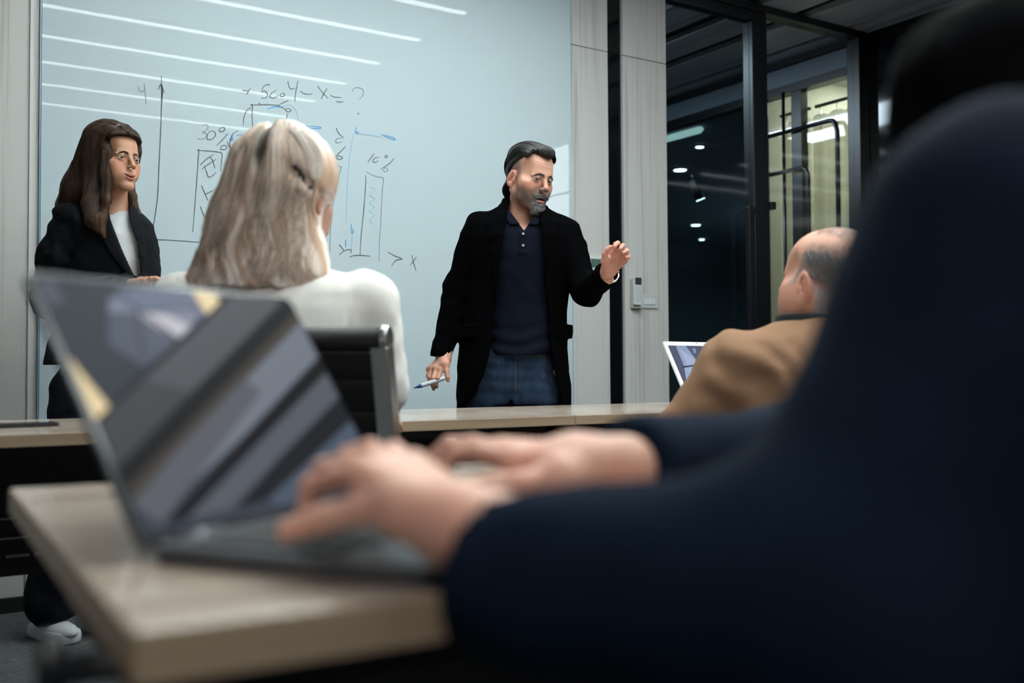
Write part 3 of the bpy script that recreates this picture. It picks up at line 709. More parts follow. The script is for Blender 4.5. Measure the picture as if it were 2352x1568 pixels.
def brows(parent, Hp, R, p, color, n=130, thick=1.0, arch=.004, lift=(0, 0)):
    P = []
    for sx, lf in ((-1, lift[0]), (1, lift[1])):
        for i in range(n):
            t = rng.random()**1.25; x = .010+.030*t
            z = .0135+arch*math.sin(PI*min(1, t*1.15))*1.6-.003*t+lf*math.sin(PI*t)+rng.normal()*.0013*thick*(1.2-.7*t)
            P.append([[sx*x, 0, z], [sx*(x+.005), 0, z+.0016*(1-t)+.0004], [sx*(x+.009), 0, z+.0010*(1-2*t)]])
    P = np.array(P, f32); K = P.reshape(-1, 3)
    y = np.full(len(K), -.125, f32)            # drop onto the skin
    for _ in range(26):
        K[:, 1] = y; d = headf(K, p); y = y+np.maximum(d, .0001)*.7*(d > .0004)
    K[:, 1] = y-.0004; P = K.reshape(P.shape)
    W_ = P@R.T+Hp
    cols = np.array(color)*(.7+.6*rng.random((len(P), 1)))
    return strand_mesh('eyebrows', W_, np.array([.00045, .0004, .0001])*thick, cols, mat('hair', (.1, .1, .1), .5, attr=True), parent)
M_skin = mat('skin', (.6, .4, .3), .48, spec=.4, attr=True, sss=.12, bump=(700, .12))
M_hair = mat('hair', (.1, .1, .1), .42, attr=True)
# a hand from joint positions; fingers: list of 4-point chains, thumb chain, wrist point
def handf(P, wrist, fore, mcps, fingers, thumb, fr=.0085, wr=.024, pr=.0125, rt_=None):
    wrist = np.asarray(wrist, float); mc = [np.asarray(m, float) for m in mcps]
    d = None
    for i, m_ in enumerate(mc):
        a = wrist+(m_-wrist)*.12+(mc[i]-sum(mc)/4)*.25
        e = cap(P, a, m_, pr*1.05, pr*.92); d = e if d is None else smin(d, e, .014)
    tb = np.asarray(thumb[0], float)
    d = smin(d, cap(P, wrist*.75+tb*.25, tb, pr*1.15, pr*1.1), .014)
    d = smin(d, cap(P, tb, (mc[0]*.6+wrist*.4), pr*1.05, pr*.8), .012)
    d = smin(d, cap(P, fore, wrist, wr*1.12, wr*.92), .02)
    for i, fg in enumerate(fingers):
        r0 = fr*(1.0, 1.03, .98, .86)[i]; pts = [mc[i]]+[np.asarray(q, float) for q in fg]
        e = chain(P, pts, [r0*1.15, r0*1.02, r0*.93, r0*.80][:len(pts)], .003)
        d = smin(d, e, .0045)
    e = chain(P, [np.asarray(q, float) for q in thumb], [fr*1.5, fr*1.15, fr*1.05, fr*.85][:len(thumb)], .004)
    d = smin(d, e, .006)
    return d
def skincol(base, red=.35):
    base = np.array(base)
    def fn(v):
        n = np.clip(.5+vnoise(v, 45)*.9+vnoise(v, 150)*.5, 0, 1)[:, None]*red
        return base*(1-n)+base*np.array([1.02, .78, .74])*n
    return fn
# ================================================================== people
class Frame:                                   # person frame: X to the camera's right, Y away from it, Z up
    def __init__(s, px0, Y0):
        q = atY(px0, 850, Y0); s.o = np.array([q[0], q[1], 0]); s.Y0 = Y0
    def P(s, px, py, dy=0.):
        q = atY(px, py, s.Y0+dy)-s.o; return np.array([q@RH, q@FH, q[2]])
    def root(s, name, label, cat='person'):
        return empty(name, tuple(s.o), -YAW, label, cat)
def body_object(name, F, parts, label):
    v, f, c = merge_parts(parts); me = mesh_from(name, v, f, c)
    o = link(name, me, M_skin); o.location = tuple(F.o); o.rotation_euler = (0, 0, -YAW)
    return tag(o, label, 'person')
def stackf(P, zs, cx, cy, rx, ry, e=2.4, tilt=0):  # body of stacked oval sections
    z = P[:, 2]; X = np.interp(z, zs, cx); Y = np.interp(z, zs, cy); A = np.interp(z, zs, rx); B = np.interp(z, zs, ry)
    u = np.abs((P[:, 0]-X)/A); w_ = np.abs((P[:, 1]-Y)/B)
    k = (u**e+w_**e)**(1/e); r = np.minimum(A, B)
    d = (k-1)*r
    return np.maximum(d, np.maximum(zs[0]-z, z-zs[-1]))

# ---------------------------------------------------------------- standing man
F = Frame(1190, 3.80); P_ = F.P; ps = 3.80/FP
MH = P_(1216, 409, .0); MR = rotm(38, 14, 0)@rotm(0, 0, 4)
mp_ = dict(w=1.02, jaw=1.08, brow=1.25, nose=1.0, age=.6, eye=.0040, mouth=.0042, lips=.85, red=.8, skin=(.62, .325, .235), lipcol=(.52, .22, .18), stubble=(.95, (.125, .095, .088)), ear=1.05)
def sideburn(v, c):
    x = np.abs(v[:, 0]); y = v[:, 1]; z = v[:, 2]
    n = .85+vnoise(v*np.array([1,1,.4]), 700)*.5; ear = (x > .0765) & (np.abs(z+.012) < .035) | ((x > .070) & (np.abs(y-.006) < .022) & (np.abs(z+.014) < .032))
    # cropped grey hair at the sides over temple and behind the ear
    m_ = (1/(1+np.exp(-(x-.052)/.004)))*(1/(1+np.exp(-(y+.036-.25*z)/.005)))*(1/(1+np.exp(-(z-.004+(y > .02)*.06)/.004)))
    w_ = np.clip(m_*.95*n*(~ear), 0, 1)[:, None]; return c*(1-w_)+np.array([.075, .066, .062])*w_
mp_['hairpaint'] = sideburn
neck_a = P_(1205, 445, .035); neck_b = P_(1195, 530, .05)
def man_head(P):
    d = headf(((P-MH.astype(f32))@MR.astype(f32)), mp_)
    d = smin(d, cap(P, neck_a, neck_b, .052, .062), .03)
    d = smin(d, ell(P, P_(1200, 560, .03), (.13, .07, .06)), .03)
    return d
def man_hcol(v):
    q = (v-MH)@MR; c = headcol(q, mp_); 
    low = np.clip((-.105-q[:, 2])/.02, 0, 1)[:, None]*.35; return c*(1-low)+c*np.array([.9, .8, .75])*low
hv, hf_ = isosurface(man_head, MH+[-.14, -.16, -.30], MH+[.14, .16, .14], .0017)
parts = [(hv, hf_, man_hcol(hv))]
# his right hand with the marker (image left)
ms = (.60, .33, .245)
wr_ = P_(1020, 824, -.02); fo_ = P_(1028, 780, -.0)
mc = [P_(1014, 848, -.055), P_(1003, 845, -.045), P_(993, 845, -.028), P_(985, 847, -.008)]
fg = [[P_(1006, 868, -.068), P_(1001, 882, -.060), P_(1003, 888, -.052)],
      [P_(996, 868, -.062), P_(994, 884, -.056), P_(996, 893, -.046)],
      [P_(987, 866, -.040), P_(988, 876, -.038), P_(992, 880, -.030)],
      [P_(983, 862, -.016), P_(986, 870, -.014), P_(990, 873, -.010)]]
tbm = [P_(1023, 836, -.052), P_(1026, 852, -.062), P_(1028, 866, -.066), P_(1029, 873, -.066)]
def man_rh(P): return handf(P, wr_, fo_, mc, fg, tbm, fr=.0082, wr=.026, pr=.0125)
v, f = isosurface(man_rh, wr_+[-.10, -.12, -.16], wr_+[.08, .08, .11], .0021); parts.append((v, f, skincol(ms, .6)(v)))
# his left hand raised, palm to the camera, fingers curled
wl = P_(1397, 622, -.27); fl = P_(1378, 648, -.19)
mcl = [P_(1408, 580, -.30), P_(1419, 583, -.295), P_(1428, 590, -.29), P_(1434, 599, -.285)]
fgl = [[P_(1414, 561, -.315), P_(1419, 558, -.335), P_(1411, 566, -.350)],
       [P_(1429, 567, -.315), P_(1431, 564, -.335), P_(1425, 571, -.348)],
       [P_(1439, 576, -.310), P_(1440, 576, -.330), P_(1431, 580, -.343)],
       [P_(1443, 589, -.305), P_(1444, 591, -.320), P_(1437, 590, -.332)]]
tbl = [P_(1390, 600, -.305), P_(1389, 583, -.325), P_(1396, 573, -.335), P_(1402, 567, -.340)]
def man_lh(P): return handf(P, wl, fl, mcl, fgl, tbl, fr=.0084, wr=.025, pr=.0125)
v, f = isosurface(man_lh, wl+[-.09, -.14, -.14], wl+[.12, .08, .14], .0021); parts.append((v, f, skincol((.62, .33, .25), .8)(v)))
# trunk, arms and legs under the clothes
def Z(py): return P_(1190, py)[2]
sh_r = P_(1103, 522, .03); el_r = P_(1049, 664, .05); sh_l = P_(1296, 538, .03); el_l = P_(1345, 668, -.06)
hipz = Z(850)
def under(P):
    d = stackf(P, [hipz-.1, hipz+.05, Z(700), Z(560), Z(520)], [0, 0, .0, .0, .0], [.03]*5, [.12, .12, .135, .155, .09], [.08, .08, .085, .095, .055])
    d = smin(d, cap(P, sh_r, el_r, .045, .036), .03); d = smin(d, cap(P, el_r, P_(1022, 815, -.01), .034, .024), .02)
    d = smin(d, cap(P, sh_l, el_l, .045, .036), .03); d = smin(d, cap(P, el_l, P_(1397, 640, -.25), .034, .024), .02)
    for sx, fy in ((-.085, .02), (.085, .03)):
        d = smin(d, cap(P, (sx, .03, hipz-.02), (sx*1.15, .0, .46), .07, .05), .03); d = smin(d, cap(P, (sx*1.15, .0, .46), (sx*1.2, .03, .09), .048, .036), .02)
    return d
v, f = isosurface(under, (-.42, -.35, .05), (.45, .22, 1.42), .014); parts.append((v, f, np.tile(ms, (len(v), 1))))
man = body_object('person', F, parts, 'standing bearded man in black velvet blazer and navy polo gesturing before the whiteboard')
gz = np.array([-.22, -1, -.10]); add_eyes(man, MH, MR, gz, (.10, .13, .15))
brows(man, MH, MR, mp_, (.12, .085, .07), 460, 1.15, .0028, (.001, .001))

# shirt / blazer / jeans: shared trunk sections measured down the body
zs = [Z(945), Z(900), Z(850), Z(800), Z(755), Z(700), Z(640), Z(590), Z(545), Z(515), Z(495), Z(478), Z(462)]
def cxr(l, r): return [((P_(a, 700)[0]+P_(b, 700)[0])/2) for a, b in zip(l, r)], [((P_(b, 700)[0]-P_(a, 700)[0])/2) for a, b in zip(l, r)]
Lx_ = [1046, 1047, 1050, 1055, 1062, 1072, 1079, 1076, 1074, 1078, 1096, 1130, 1158]
Rx_ = [1309, 1309, 1308, 1306, 1302, 1303, 1310, 1322, 1328, 1322, 1300, 1268, 1240]
jcx, jrx = cxr(Lx_, Rx_)
jcy = [.03]*10+[.035, .045, .05]; jry = [.150, .150, .148, .142, .135, .132, .138, .142, .135, .115, .095, .075, .060]
def trunk(P, o=0.): return stackf(P, zs, jcx, jcy, [r+o for r in jrx], [r+o for r in jry], 2.3)
def X_(px): return P_(px, 700)[0]
oz = [Z(960), Z(925), Z(900), Z(860), Z(812), Z(750), Z(690), Z(600), Z(540), Z(490), Z(470), Z(455)]
oL = [X_(a) for a in (1010, 1066, 1094, 1112, 1126, 1132, 1138, 1150, 1158, 1166, 1168, 1170)]
oR = [X_(a) for a in (1290, 1286, 1280, 1272, 1264, 1258, 1256, 1250, 1246, 1240, 1238, 1236)]
def fold(P, s, a): return (vnoise(P*np.array([1, 1, .45], f32), s)+.5*vnoise(P, s*2.1))*a
def jacket(P):
    t = trunk(P)+fold(P, 14, .010)
    sh = np.maximum(t, -(t+.012))                       # cloth shell
    xl = np.interp(P[:, 2], oz[::1], oL); xr = np.interp(P[:, 2], oz, oR)
    op = np.maximum(np.maximum(xl-P[:, 0], P[:, 0]-xr), P[:, 1]-.03)
    sh = smax(sh, -op, .004)
    # lapels lie on the fronts
    la = np.interp(P[:, 2], [Z(690), Z(640), Z(560), Z(515), Z(500), Z(470)], [0, .018, .052, .070, .045, .035])
    lz = (P[:, 2] > Z(690))
    ll = np.maximum(np.maximum(xl-la-P[:, 0], P[:, 0]-xl-.004), np.abs(t-.004)-.0035)
    lr = np.maximum(np.maximum(P[:, 0]-xr-la, xr-.004-P[:, 0]), np.abs(t-.004)-.0035)
    lap = np.where(lz & (P[:, 1] < .04), np.minimum(ll, lr), .05)
    sh = np.minimum(sh, lap)
    fl = np.where((P[:, 1] < .05) & (np.abs(P[:, 2]-Z(762)-.0) < .028) & ((P[:, 0] < X_(1100)) | (P[:, 0] > X_(1280))), np.abs(t-.007)-.006, .05)
    sh = np.minimum(sh, fl)
    cz = [Z(505), Z(480), Z(455)]
    cl = stackf(P, cz, [X_(1205), X_(1203), X_(1200)], [.04, .045, .05], [.100, .078, .066], [.078, .068, .060], 2.2)
    cl = np.maximum(np.maximum(cl-.006, -cl-.008), -np.maximum(np.maximum(xl-P[:, 0], P[:, 0]-xr), P[:, 1]-.03))
    sh = smin(sh, cl, .012)
    a = smin(cap(P, sh_r, el_r, .060, .050), cap(P, el_r, P_(1013, 812, -.01), .050, .040), .03)
    b = smin(cap(P, sh_l, el_l+[0, 0, .0], .060, .052), cap(P, el_l, P_(1394, 631, -.235), .052, .043), .035)
    arms = np.minimum(a, b)+fold(P, 17, .016)*np.clip((P[:, 2]-Z(812))/.06, .1, 1)*np.clip((X_(1385)-P[:, 0])/.05, .15, 1)
    cut = np.minimum(((P-P_(1012, 822, -.01).astype(f32))@np.array([.1, .0, 1], f32)), 9)
    e = P_(1397, 628, -.245)-el_l; e /= np.linalg.norm(e)
    cut2 = (P-P_(1400, 626, -.25).astype(f32))@(-e).astype(f32)
    arms = np.where(P[:, 0] < 0, smax(arms, -cut, .003), smax(arms, -cut2, .003))
    hol = np.minimum(cap(P, P_(1013, 812, -.01), P_(1018, 850, -.02), .034), cap(P, P_(1396, 632, -.245), P_(1412, 600, -.30), .031))
    arms = smax(arms, -hol, .003)
    return smin(arms, sh, .018)
M_velvet = mat('black_velvet', (.0012, .0012, .0016), 1.0, spec=.03, bump=(900, .3))
sculpt('blazer', jacket, (-.42, -.36, Z(950)), (.46, .24, Z(440)), .0058, M_velvet, man, marg=2.0)
pz = [Z(815), Z(760), Z(700), Z(640), Z(590), Z(545), Z(515), Z(495), Z(478), Z(455)]
def polo(P):
    t = stackf(P, pz, [X_(1195)]*10, [.03]*8+[.04, .045], [.128, .128, .125, .130, .135, .140, .115, .085, .070, .060], [.128, .122, .118, .122, .126, .118, .100, .078, .066, .056], 2.3)+fold(P, 12, .010)+.0035*np.sin(P[:, 2]*120+6*vnoise(P, 9))*np.clip((Z(720)-P[:, 2])/.1, 0, 1)
    sh = smax(t, -(t+.010), .002)
    # V of the open neck
    half = np.interp(P[:, 2], [Z(536), Z(490), Z(470)], [0, .050, .060]); v_ = np.maximum(np.abs(P[:, 0]-X_(1204))-half, P[:, 1]-.03); v_ = np.maximum(v_, Z(536)-P[:, 2])
    sh = smax(sh, -v_, .002)
    col = np.maximum(np.abs(t-.006)-.004, np.abs(np.abs(P[:, 0]-X_(1204))-half-.018)-.019); col = np.maximum(np.maximum(col, Z(524)-P[:, 2]), P[:, 2]-Z(484))
    col = np.where(P[:, 1] < .02, col, .05)
    sh = np.minimum(sh, col)
    plk = np.where(P[:, 1] < .02, np.maximum(np.abs(P[:, 0]-X_(1201))-.016, np.maximum(np.abs(t-.001)-.0025, np.maximum(P[:, 2]-Z(536), Z(590)-P[:, 2]))), .05)
    return np.minimum(sh, plk)
M_polo = mat('navy_knit', (.0032, .0050, .0125), .9, spec=.1, bump=(1500, .3))
po = sculpt('polo_shirt', polo, (-.17, -.13, Z(822)), (.19, .14, Z(452)), .0042, M_polo, man, marg=2)
M_btn = mat('pearl_button', (.45, .43, .40), .25, spec=.6)
for py in (545, 571):
    q = P_(1201, py); MB().tube([(q[0], -.103, q[2]), (q[0], -.097, q[2])], .0046, 16).build('button', M_btn, po, .001)
def jeans(P):
    d = stackf(P, [Z(930), Z(905), Z(870), Z(840), Z(800)], [X_(1182)]*5, [.035]*5, [.165, .162, .156, .150, .142], [.112, .115, .115, .112, .108], 2.5)
    for a, b, c in (((X_(1122), .03, Z(900)), (X_(1112), .0, .46), (X_(1108), .03, .10)), ((X_(1232), .035, Z(900)), (X_(1243), .01, .46), (X_(1247), .04, .10))):
        d = smin(d, smin(cap(P, a, b, .090, .068), cap(P, b, c, .066, .060), .02), .022)
    gp_ = ell(P, (X_(1173), 0, Z(950)), (.012, 3.0, .056)); d = smax(d, -gp_, .004)
    d = d+fold(P, 20, .010)+.0015*np.sin(P[:, 2]*140+5*vnoise(P, 8))*np.clip((P[:, 2]-.6)/.1, 0, 1)
    return smax(d, P[:, 2]-Z(800), .003)
M_den = mat('blue_denim', (.014, .028, .056), .85, spec=.2, noise=((26, 26, 10), .55, 5), bump=(1100, .4))
je = sculpt('jeans', jeans, (-.25, -.16, .07), (.22, .20, Z(795)), .0075, M_den, man, marg=2)
stc = mat('orange_stitch', (.20, .13, .07), .8)
def onfront(px, py, o=.001):                 # a point dropped onto the front of the jeans
    q = P_(px, py); K = np.array([[q[0], -.25, q[2]]], f32)
    for _ in range(40): K[:, 1] += np.maximum(jeans(K), 0)*.8
    return (K[0, 0], K[0, 1]-o, K[0, 2])
MB().tube([onfront(1184, y) for y in range(806, 905, 9)], .0006, 5).build('fly_seam', stc, je)
MB().tube([onfront(x, y) for x, y in ((1250, 812), (1252, 830), (1258, 845), (1268, 853))], .0006, 5).build('pocket_seam', stc, je)
MB().tube([onfront(x, 814+(x-1130)*.05) for x in range(1130, 1262, 12)], .0006, 5).build('waist_seam', stc, je)
for sx in (-.145, .115):
    sh = MB(); sh.prism([(-.045, 0), (.045, 0), (.045, .04), (.03, .075), (-.03, .075), (-.045, .04)], 1, -.12, .10)
    o = sh.build('shoe', M_black, man, .012, smooth=True); o.location = (sx, 0, 0)
wtp = P_(1398, 640, -.24)
e = np.array(P_(1397, 628, -.245)-el_l); e /= np.linalg.norm(e)
R_ = Vector(e).to_track_quat('Z', 'Y')
def ring(r, t, n=28):
    return [tuple(np.array(R_@Vector((r*math.cos(2*PI*k/n), r*math.sin(2*PI*k/n), 0)))+P_(1402, 628, -.25)) for k in range(n+1)]
MB().tube(ring(.031, 0), .004, 6).build('wristwatch', M_chrome, man, smooth=True)
# hair: combed back cap plus strands
def mhair(P):
    q = (P-MH.astype(f32))@MR.astype(f32)
    d = headf(q, mp_)-.007-.006*np.clip((q[:, 2]-.06)/.04, 0, 1)-.016*np.exp(-((q[:, 2]-.100)/.03)**2-((q[:, 1]+.075)/.03)**2-((q[:, 0]-.01)/.035)**2)
    d = smin(d, ell(q, (0, .060, -.060), (.060, .048, .060)), .02)
    x = np.abs(q[:, 0])
    fr = .070+.7*np.clip(x-.014-.012*(q[:, 0] > 0), 0, .03)             # receding temples either side of the peak
    front = (fr-q[:, 2])-1.0*np.clip(q[:, 1]+.072, 0, .2)
    side = np.interp(q[:, 1], [-.06, -.03, .01, .04, .06, .12], [.095, .070, .035, .0, -.080, -.11])
    low = np.maximum(side-q[:, 2], front)
    back = -.088-q[:, 2]-.25*np.clip(q[:, 1]-.06, 0, .1)
    return smax(smax(d, low, .012), back, .01)+.0012*vnoise(q*np.array([3, 1, 3], f32), 40)
hair = sculpt('hair', mhair, MH+[-.15, -.17, -.16], MH+[.15, .17, .17], .0026, mat('dark_hair', (.010, .008, .007), .5, spec=.35), man, marg=2)
def drop_on(K, p, off, it=30):
    K = K.astype(f32)
    c = np.array([0, .0, .01], f32); dirv = K-c; dirv /= np.linalg.norm(dirv, axis=1, keepdims=True); t = np.full(len(K), .19, f32)
    for _ in range(it):
        d = headf(c+dirv*t[:, None], p); t -= np.clip(d, -.01, .05)*.8
    return c+dirv*(t+off)[:, None]
G = []
for i in range(2600):                         # combed back strands
    x0 = (rng.random()*2-1)*.060; z0 = .080+.45*max(0, abs(x0)-.020)-1.3*max(0, abs(x0)-.042)+rng.normal()*.004
    pts = [[x0, -.09+abs(x0)*.9, z0+.003], [x0*1.05, -.062, z0+.034], [x0*1.15, -.01, z0+.05], [x0*1.3, .05, z0+.03], [x0*1.25, .10, z0-.01], [x0*1.2, .115, z0-.07]]
    if abs(x0) > .04: pts = [[q[0]*1.15, q[1], q[2]-.02*j] for j, q in enumerate(pts)]
    G.append(bez(pts, 18))
G = np.array(G); sh_ = G.shape; off = (.0075+.0068*np.clip((G[..., 2]-.06)/.03, 0, 1)+.0165*np.exp(-((G[..., 2]-.100)/.03)**2-((G[..., 1]+.075)/.03)**2-((G[..., 0]-.01)/.035)**2)+rng.random((sh_[0], 1))*.0028-.0015-.006*(np.arange(18) < 1)).ravel()
G = drop_on(G.reshape(-1, 3), mp_, off).reshape(sh_)
strand_mesh('strands', G@MR.T+MH, np.linspace(.0006, .0003, 18), np.array([.012, .009, .008])*(.5+1.6*rng.random((2600, 1))**3), M_hair, hair, kind='stuff')
# nape hair
G = []
for i in range(160):
    x0 = -.03-.045*rng.random(); y0 = .05+.05*rng.random()
    G.append(bez([[x0, y0, -.03], [x0*1.05, y0+.01, -.07], [x0*1.1, y0+.015, -.10-.02*rng.random()]], 6))
G = np.array(G); strand_mesh('nape_strands', drop_on(G.reshape(-1, 3), mp_, .004+rng.random(960)*.004).reshape(G.shape)@MR.T+MH, np.linspace(.001, .0003, 6), np.tile([.02, .018, .017], (160, 1)), M_hair, hair, kind='stuff')
# beard: goatee and moustache in grey
def mbeard(P):
    q = (P-MH.astype(f32))@MR.astype(f32); x = np.abs(q[:, 0]); Q = np.stack([x, q[:, 1], q[:, 2]], 1)
    a = ell(Q, (0, -.080, -.107), (.030, .024, .023)); a = smin(a, cap(Q, (.027, -.078, -.062), (.020, -.082, -.095), .008, .012), .01)
    a = smin(a, cap(Q, (.004, -.101, -.0545), (.024, -.086, -.062), .0052, .006), .006)
    a = smin(a, ell(Q, (0, -.100, -.090), (.010, .004, .006)), .006)
    mouth = ell(Q, (0, -.10, -.0712), (.0215, .03, .0125)); a = smax(a, -mouth, .003)
    return a+.0008*np.sin(q[:, 0]*700+9*vnoise(q, 60))+.0015*vnoise(q, 160)
def beardcol(v):
    q = (v-MH)@MR; n = np.clip(.5+vnoise(q*np.array([1, 1, .25]), 420)*1.6, 0, 1)[:, None]
    g = np.clip((-.062-q[:, 2])/.05+.25, 0, 1)[:, None]
    return np.array([.055, .05, .05])*(1-n*g)+np.array([.24, .24, .25])*n*g
beard = sculpt('beard', mbeard, MH+[-.08, -.15, -.16], MH+[.10, .03, -.02], .0016, M_hair, man, col=beardcol, marg=2)
G = []; C_ = []
for i in range(900):
    a = rng.random()*2-1
    if i < 620: x0 = a*.028; z0 = -.086-.034*rng.random(); y0 = -.1035+.35*abs(x0)+.35*max(0, -.104-z0); st = np.array([x0, y0, z0]); dr = np.array([x0*.15, .001+.006*rng.random(), -.010])
    elif i < 800: x0 = a*.024; z0 = -.0545-.25*abs(x0)+rng.normal()*.002; st = np.array([x0, -.1055+.45*abs(x0), z0]); dr = np.array([x0*.35, -.002, -.007])
    else: s_ = 1 if a > 0 else -1; t = rng.random(); st = np.array([s_*(.028-.006*t), -.0855-.006*t, -.062-.03*t]); dr = np.array([0, -.003, -.012])
    G.append([st, st+dr*.5+rng.normal(size=3)*.0008, st+dr+rng.normal(size=3)*.0013]); g_ = .05+.34*rng.random()**1.3 if i < 620 or i >= 800 else .04+.22*rng.random()**2
    C_.append([g_, g_, g_*1.02])
strand_mesh('whiskers', np.array(G)@MR.T+MH, np.array([.0006, .0005, .0002]), np.array(C_), M_hair, beard, kind='stuff')

# marker pen
pa = P_(951, 891, -.066); pb = P_(1022, 868, -.066)
pen = empty('marker_pen', tuple(F.o), -YAW, 'white board marker with blue cap end in the man\'s lowered hand', 'marker')
def lp_(t): return tuple(pa+(pb-pa)*t)
MB().tube([lp_(.26), lp_(.98), lp_(1)], [.0078, .0078, .0060], 18).build('barrel', mat('pen_white', (.62, .64, .70), .3), pen, smooth=False)
MB().tube([lp_(.07), lp_(.13), lp_(.20), lp_(.27)], [.0030, .0050, .0072, .0078], 18).build('blue_collar', mat('pen_blue', (.02, .08, .30), .3), pen, smooth=True)
MB().tube([lp_(0), lp_(.07)], [.0016, .0028], 12).build('tip', mat('pen_tip', (.01, .012, .03), .6), pen, smooth=True)
# ---------------------------------------------------------------- generic helpers for the other people
def scaled_head(H, R, p, s):
    H = np.asarray(H, f32); R = np.asarray(R, f32)
    return (lambda P: headf(((P-H)@R)/s, p)*s), (lambda v: headcol(((v-H)@R)/s, p))
def surf_front(K, fn, it=34, step=.8, y0=-.35):   # drop points onto the side of a shape that faces the camera
    K = np.array(K, f32).reshape(-1, 3); K[:, 1] = y0
    for _ in range(it): K[:, 1] += np.clip(fn(K), -.01, .08)*step
    return K
def px_poly(F, pts, dy=0): return [F.P(a, b, (c if len(t) > 2 else dy)) for t in pts for a, b, c in [(*t, 0)[:3]]]

# ================================================================ woman standing at the left of the board
F = Frame(232, 3.50); P_ = F.P
WH = P_(264, 369, 0); WR = rotm(56, 1, 0)@rotm(0, 0, 1); ws = .935
wp = dict(w=.98, jaw=.86, brow=.6, nose=.88, eye=.0052, mouth=.0008, lips=.95, smile=.0070, red=.5, skin=(.52, .27, .17), lipcol=(.33, .075, .075), lash=.0016, lashlo=0, ear=.9)
hfn, hcf = scaled_head(WH, WR, wp, ws)
def wz(py): return P_(232, py)[2]
def wX(px): return P_(px, 600)[0]
def wskin(P):
    d = hfn(P); d = smin(d, cap(P, P_(262, 410, .03), P_(262, 500, .04), .046, .052), .025)
    return smin(d, ell(P, P_(262, 520, .035), (.085, .055, .05)), .03)
v, f = isosurface(wskin, WH+[-.14, -.15, -.27], WH+[.13, .15, .14], .0018); parts = [(v, f, hcf(v))]
sr, er = P_(163, 505, -.02), P_(112, 690, .0); sl, el2 = P_(300, 520, .14), P_(318, 660, .16)
hr_w = P_(318, 652, -.12)
def under(P):
    d = stackf(P, [wz(905), wz(800), wz(700), wz(600), wz(520), wz(490)], [wX(215), wX(218), wX(235), wX(245), wX(240), wX(245)], [.05]*6, [.12, .11, .09, .11, .11, .055], [.11, .10, .085, .10, .09, .055])
    d = smin(d, cap(P, sr, er, .042, .034), .03); d = smin(d, cap(P, er, hr_w, .032, .022), .02)
    d = smin(d, cap(P, sl, el2, .042, .034), .03); d = smin(d, cap(P, el2, P_(335, 655, -.08), .032, .022), .02)
    for a, b, c in (((wX(190), .02, wz(890)), (wX(165), .02, .48), (wX(128), .03, .09)), ((wX(240), .09, wz(890)), (wX(235), .10, .48), (wX(225), .13, .09))):
        d = smin(d, cap(P, a, b, .07, .05), .03); d = smin(d, cap(P, b, c, .045, .034), .02)
    return d
v, f = isosurface(under, (-.35, -.25, .05), (.3, .32, 1.4), .014); parts.append((v, f, np.tile(wp['skin'], (len(v), 1))))
# clasped hands in front (only the top shows above the laptop)
wmc = [P_(352, 642, -.15), P_(356, 646, -.14), P_(358, 652, -.13), P_(358, 658, -.12)]
wfg = [[P_(368, 641, -.14), P_(374, 646, -.13), P_(376, 652, -.12)], [P_(370, 647, -.135), P_(375, 652, -.125), P_(376, 657, -.115)], [P_(370, 654, -.125), P_(374, 659, -.115), P_(374, 664, -.105)], [P_(368, 661, -.115), P_(371, 665, -.105), P_(371, 669, -.10)]]
wth = [P_(336, 645, -.16), P_(348, 640, -.17), P_(358, 639, -.17), P_(365, 641, -.165)]
wh = lambda P: handf(P, hr_w+[.01, -.01, 0], P_(300, 662, -.10), wmc, wfg, wth, fr=.0072, wr=.020, pr=.0105)
v, f = isosurface(wh, hr_w+[-.05, -.10, -.09], hr_w+[.14, .09, .07], .0024); parts.append((v, f, skincol((.60, .33, .24), .6)(v)))
woman = body_object('person', F, parts, 'standing woman with long brown hair in black blazer and white top beside the whiteboard')
def eyes2(parent, H, R, s, gaze, iris):
    for e in add_eyes(parent, np.zeros(3), np.eye(3), gaze, iris):
        me = e.data; c = np.empty(len(me.vertices)*3, f32); me.vertices.foreach_get('co', c); c = c.reshape(-1, 3)
        me.vertices.foreach_set('co', ((c*s)@R.T+H).astype(f32).ravel()); me.update()
eyes2(woman, WH, WR, ws, np.array([-.12, -1, .0]), (.035, .02, .012))
b = brows(woman, np.zeros(3), np.eye(3), wp, (.055, .032, .022), 380, .95, .0030, (.001, .001))
c = np.empty(len(b.data.vertices)*3, f32); b.data.vertices.foreach_get('co', c); b.data.vertices.foreach_set('co', ((c.reshape(-1, 3)*ws)@WR.T+WH).astype(f32).ravel())
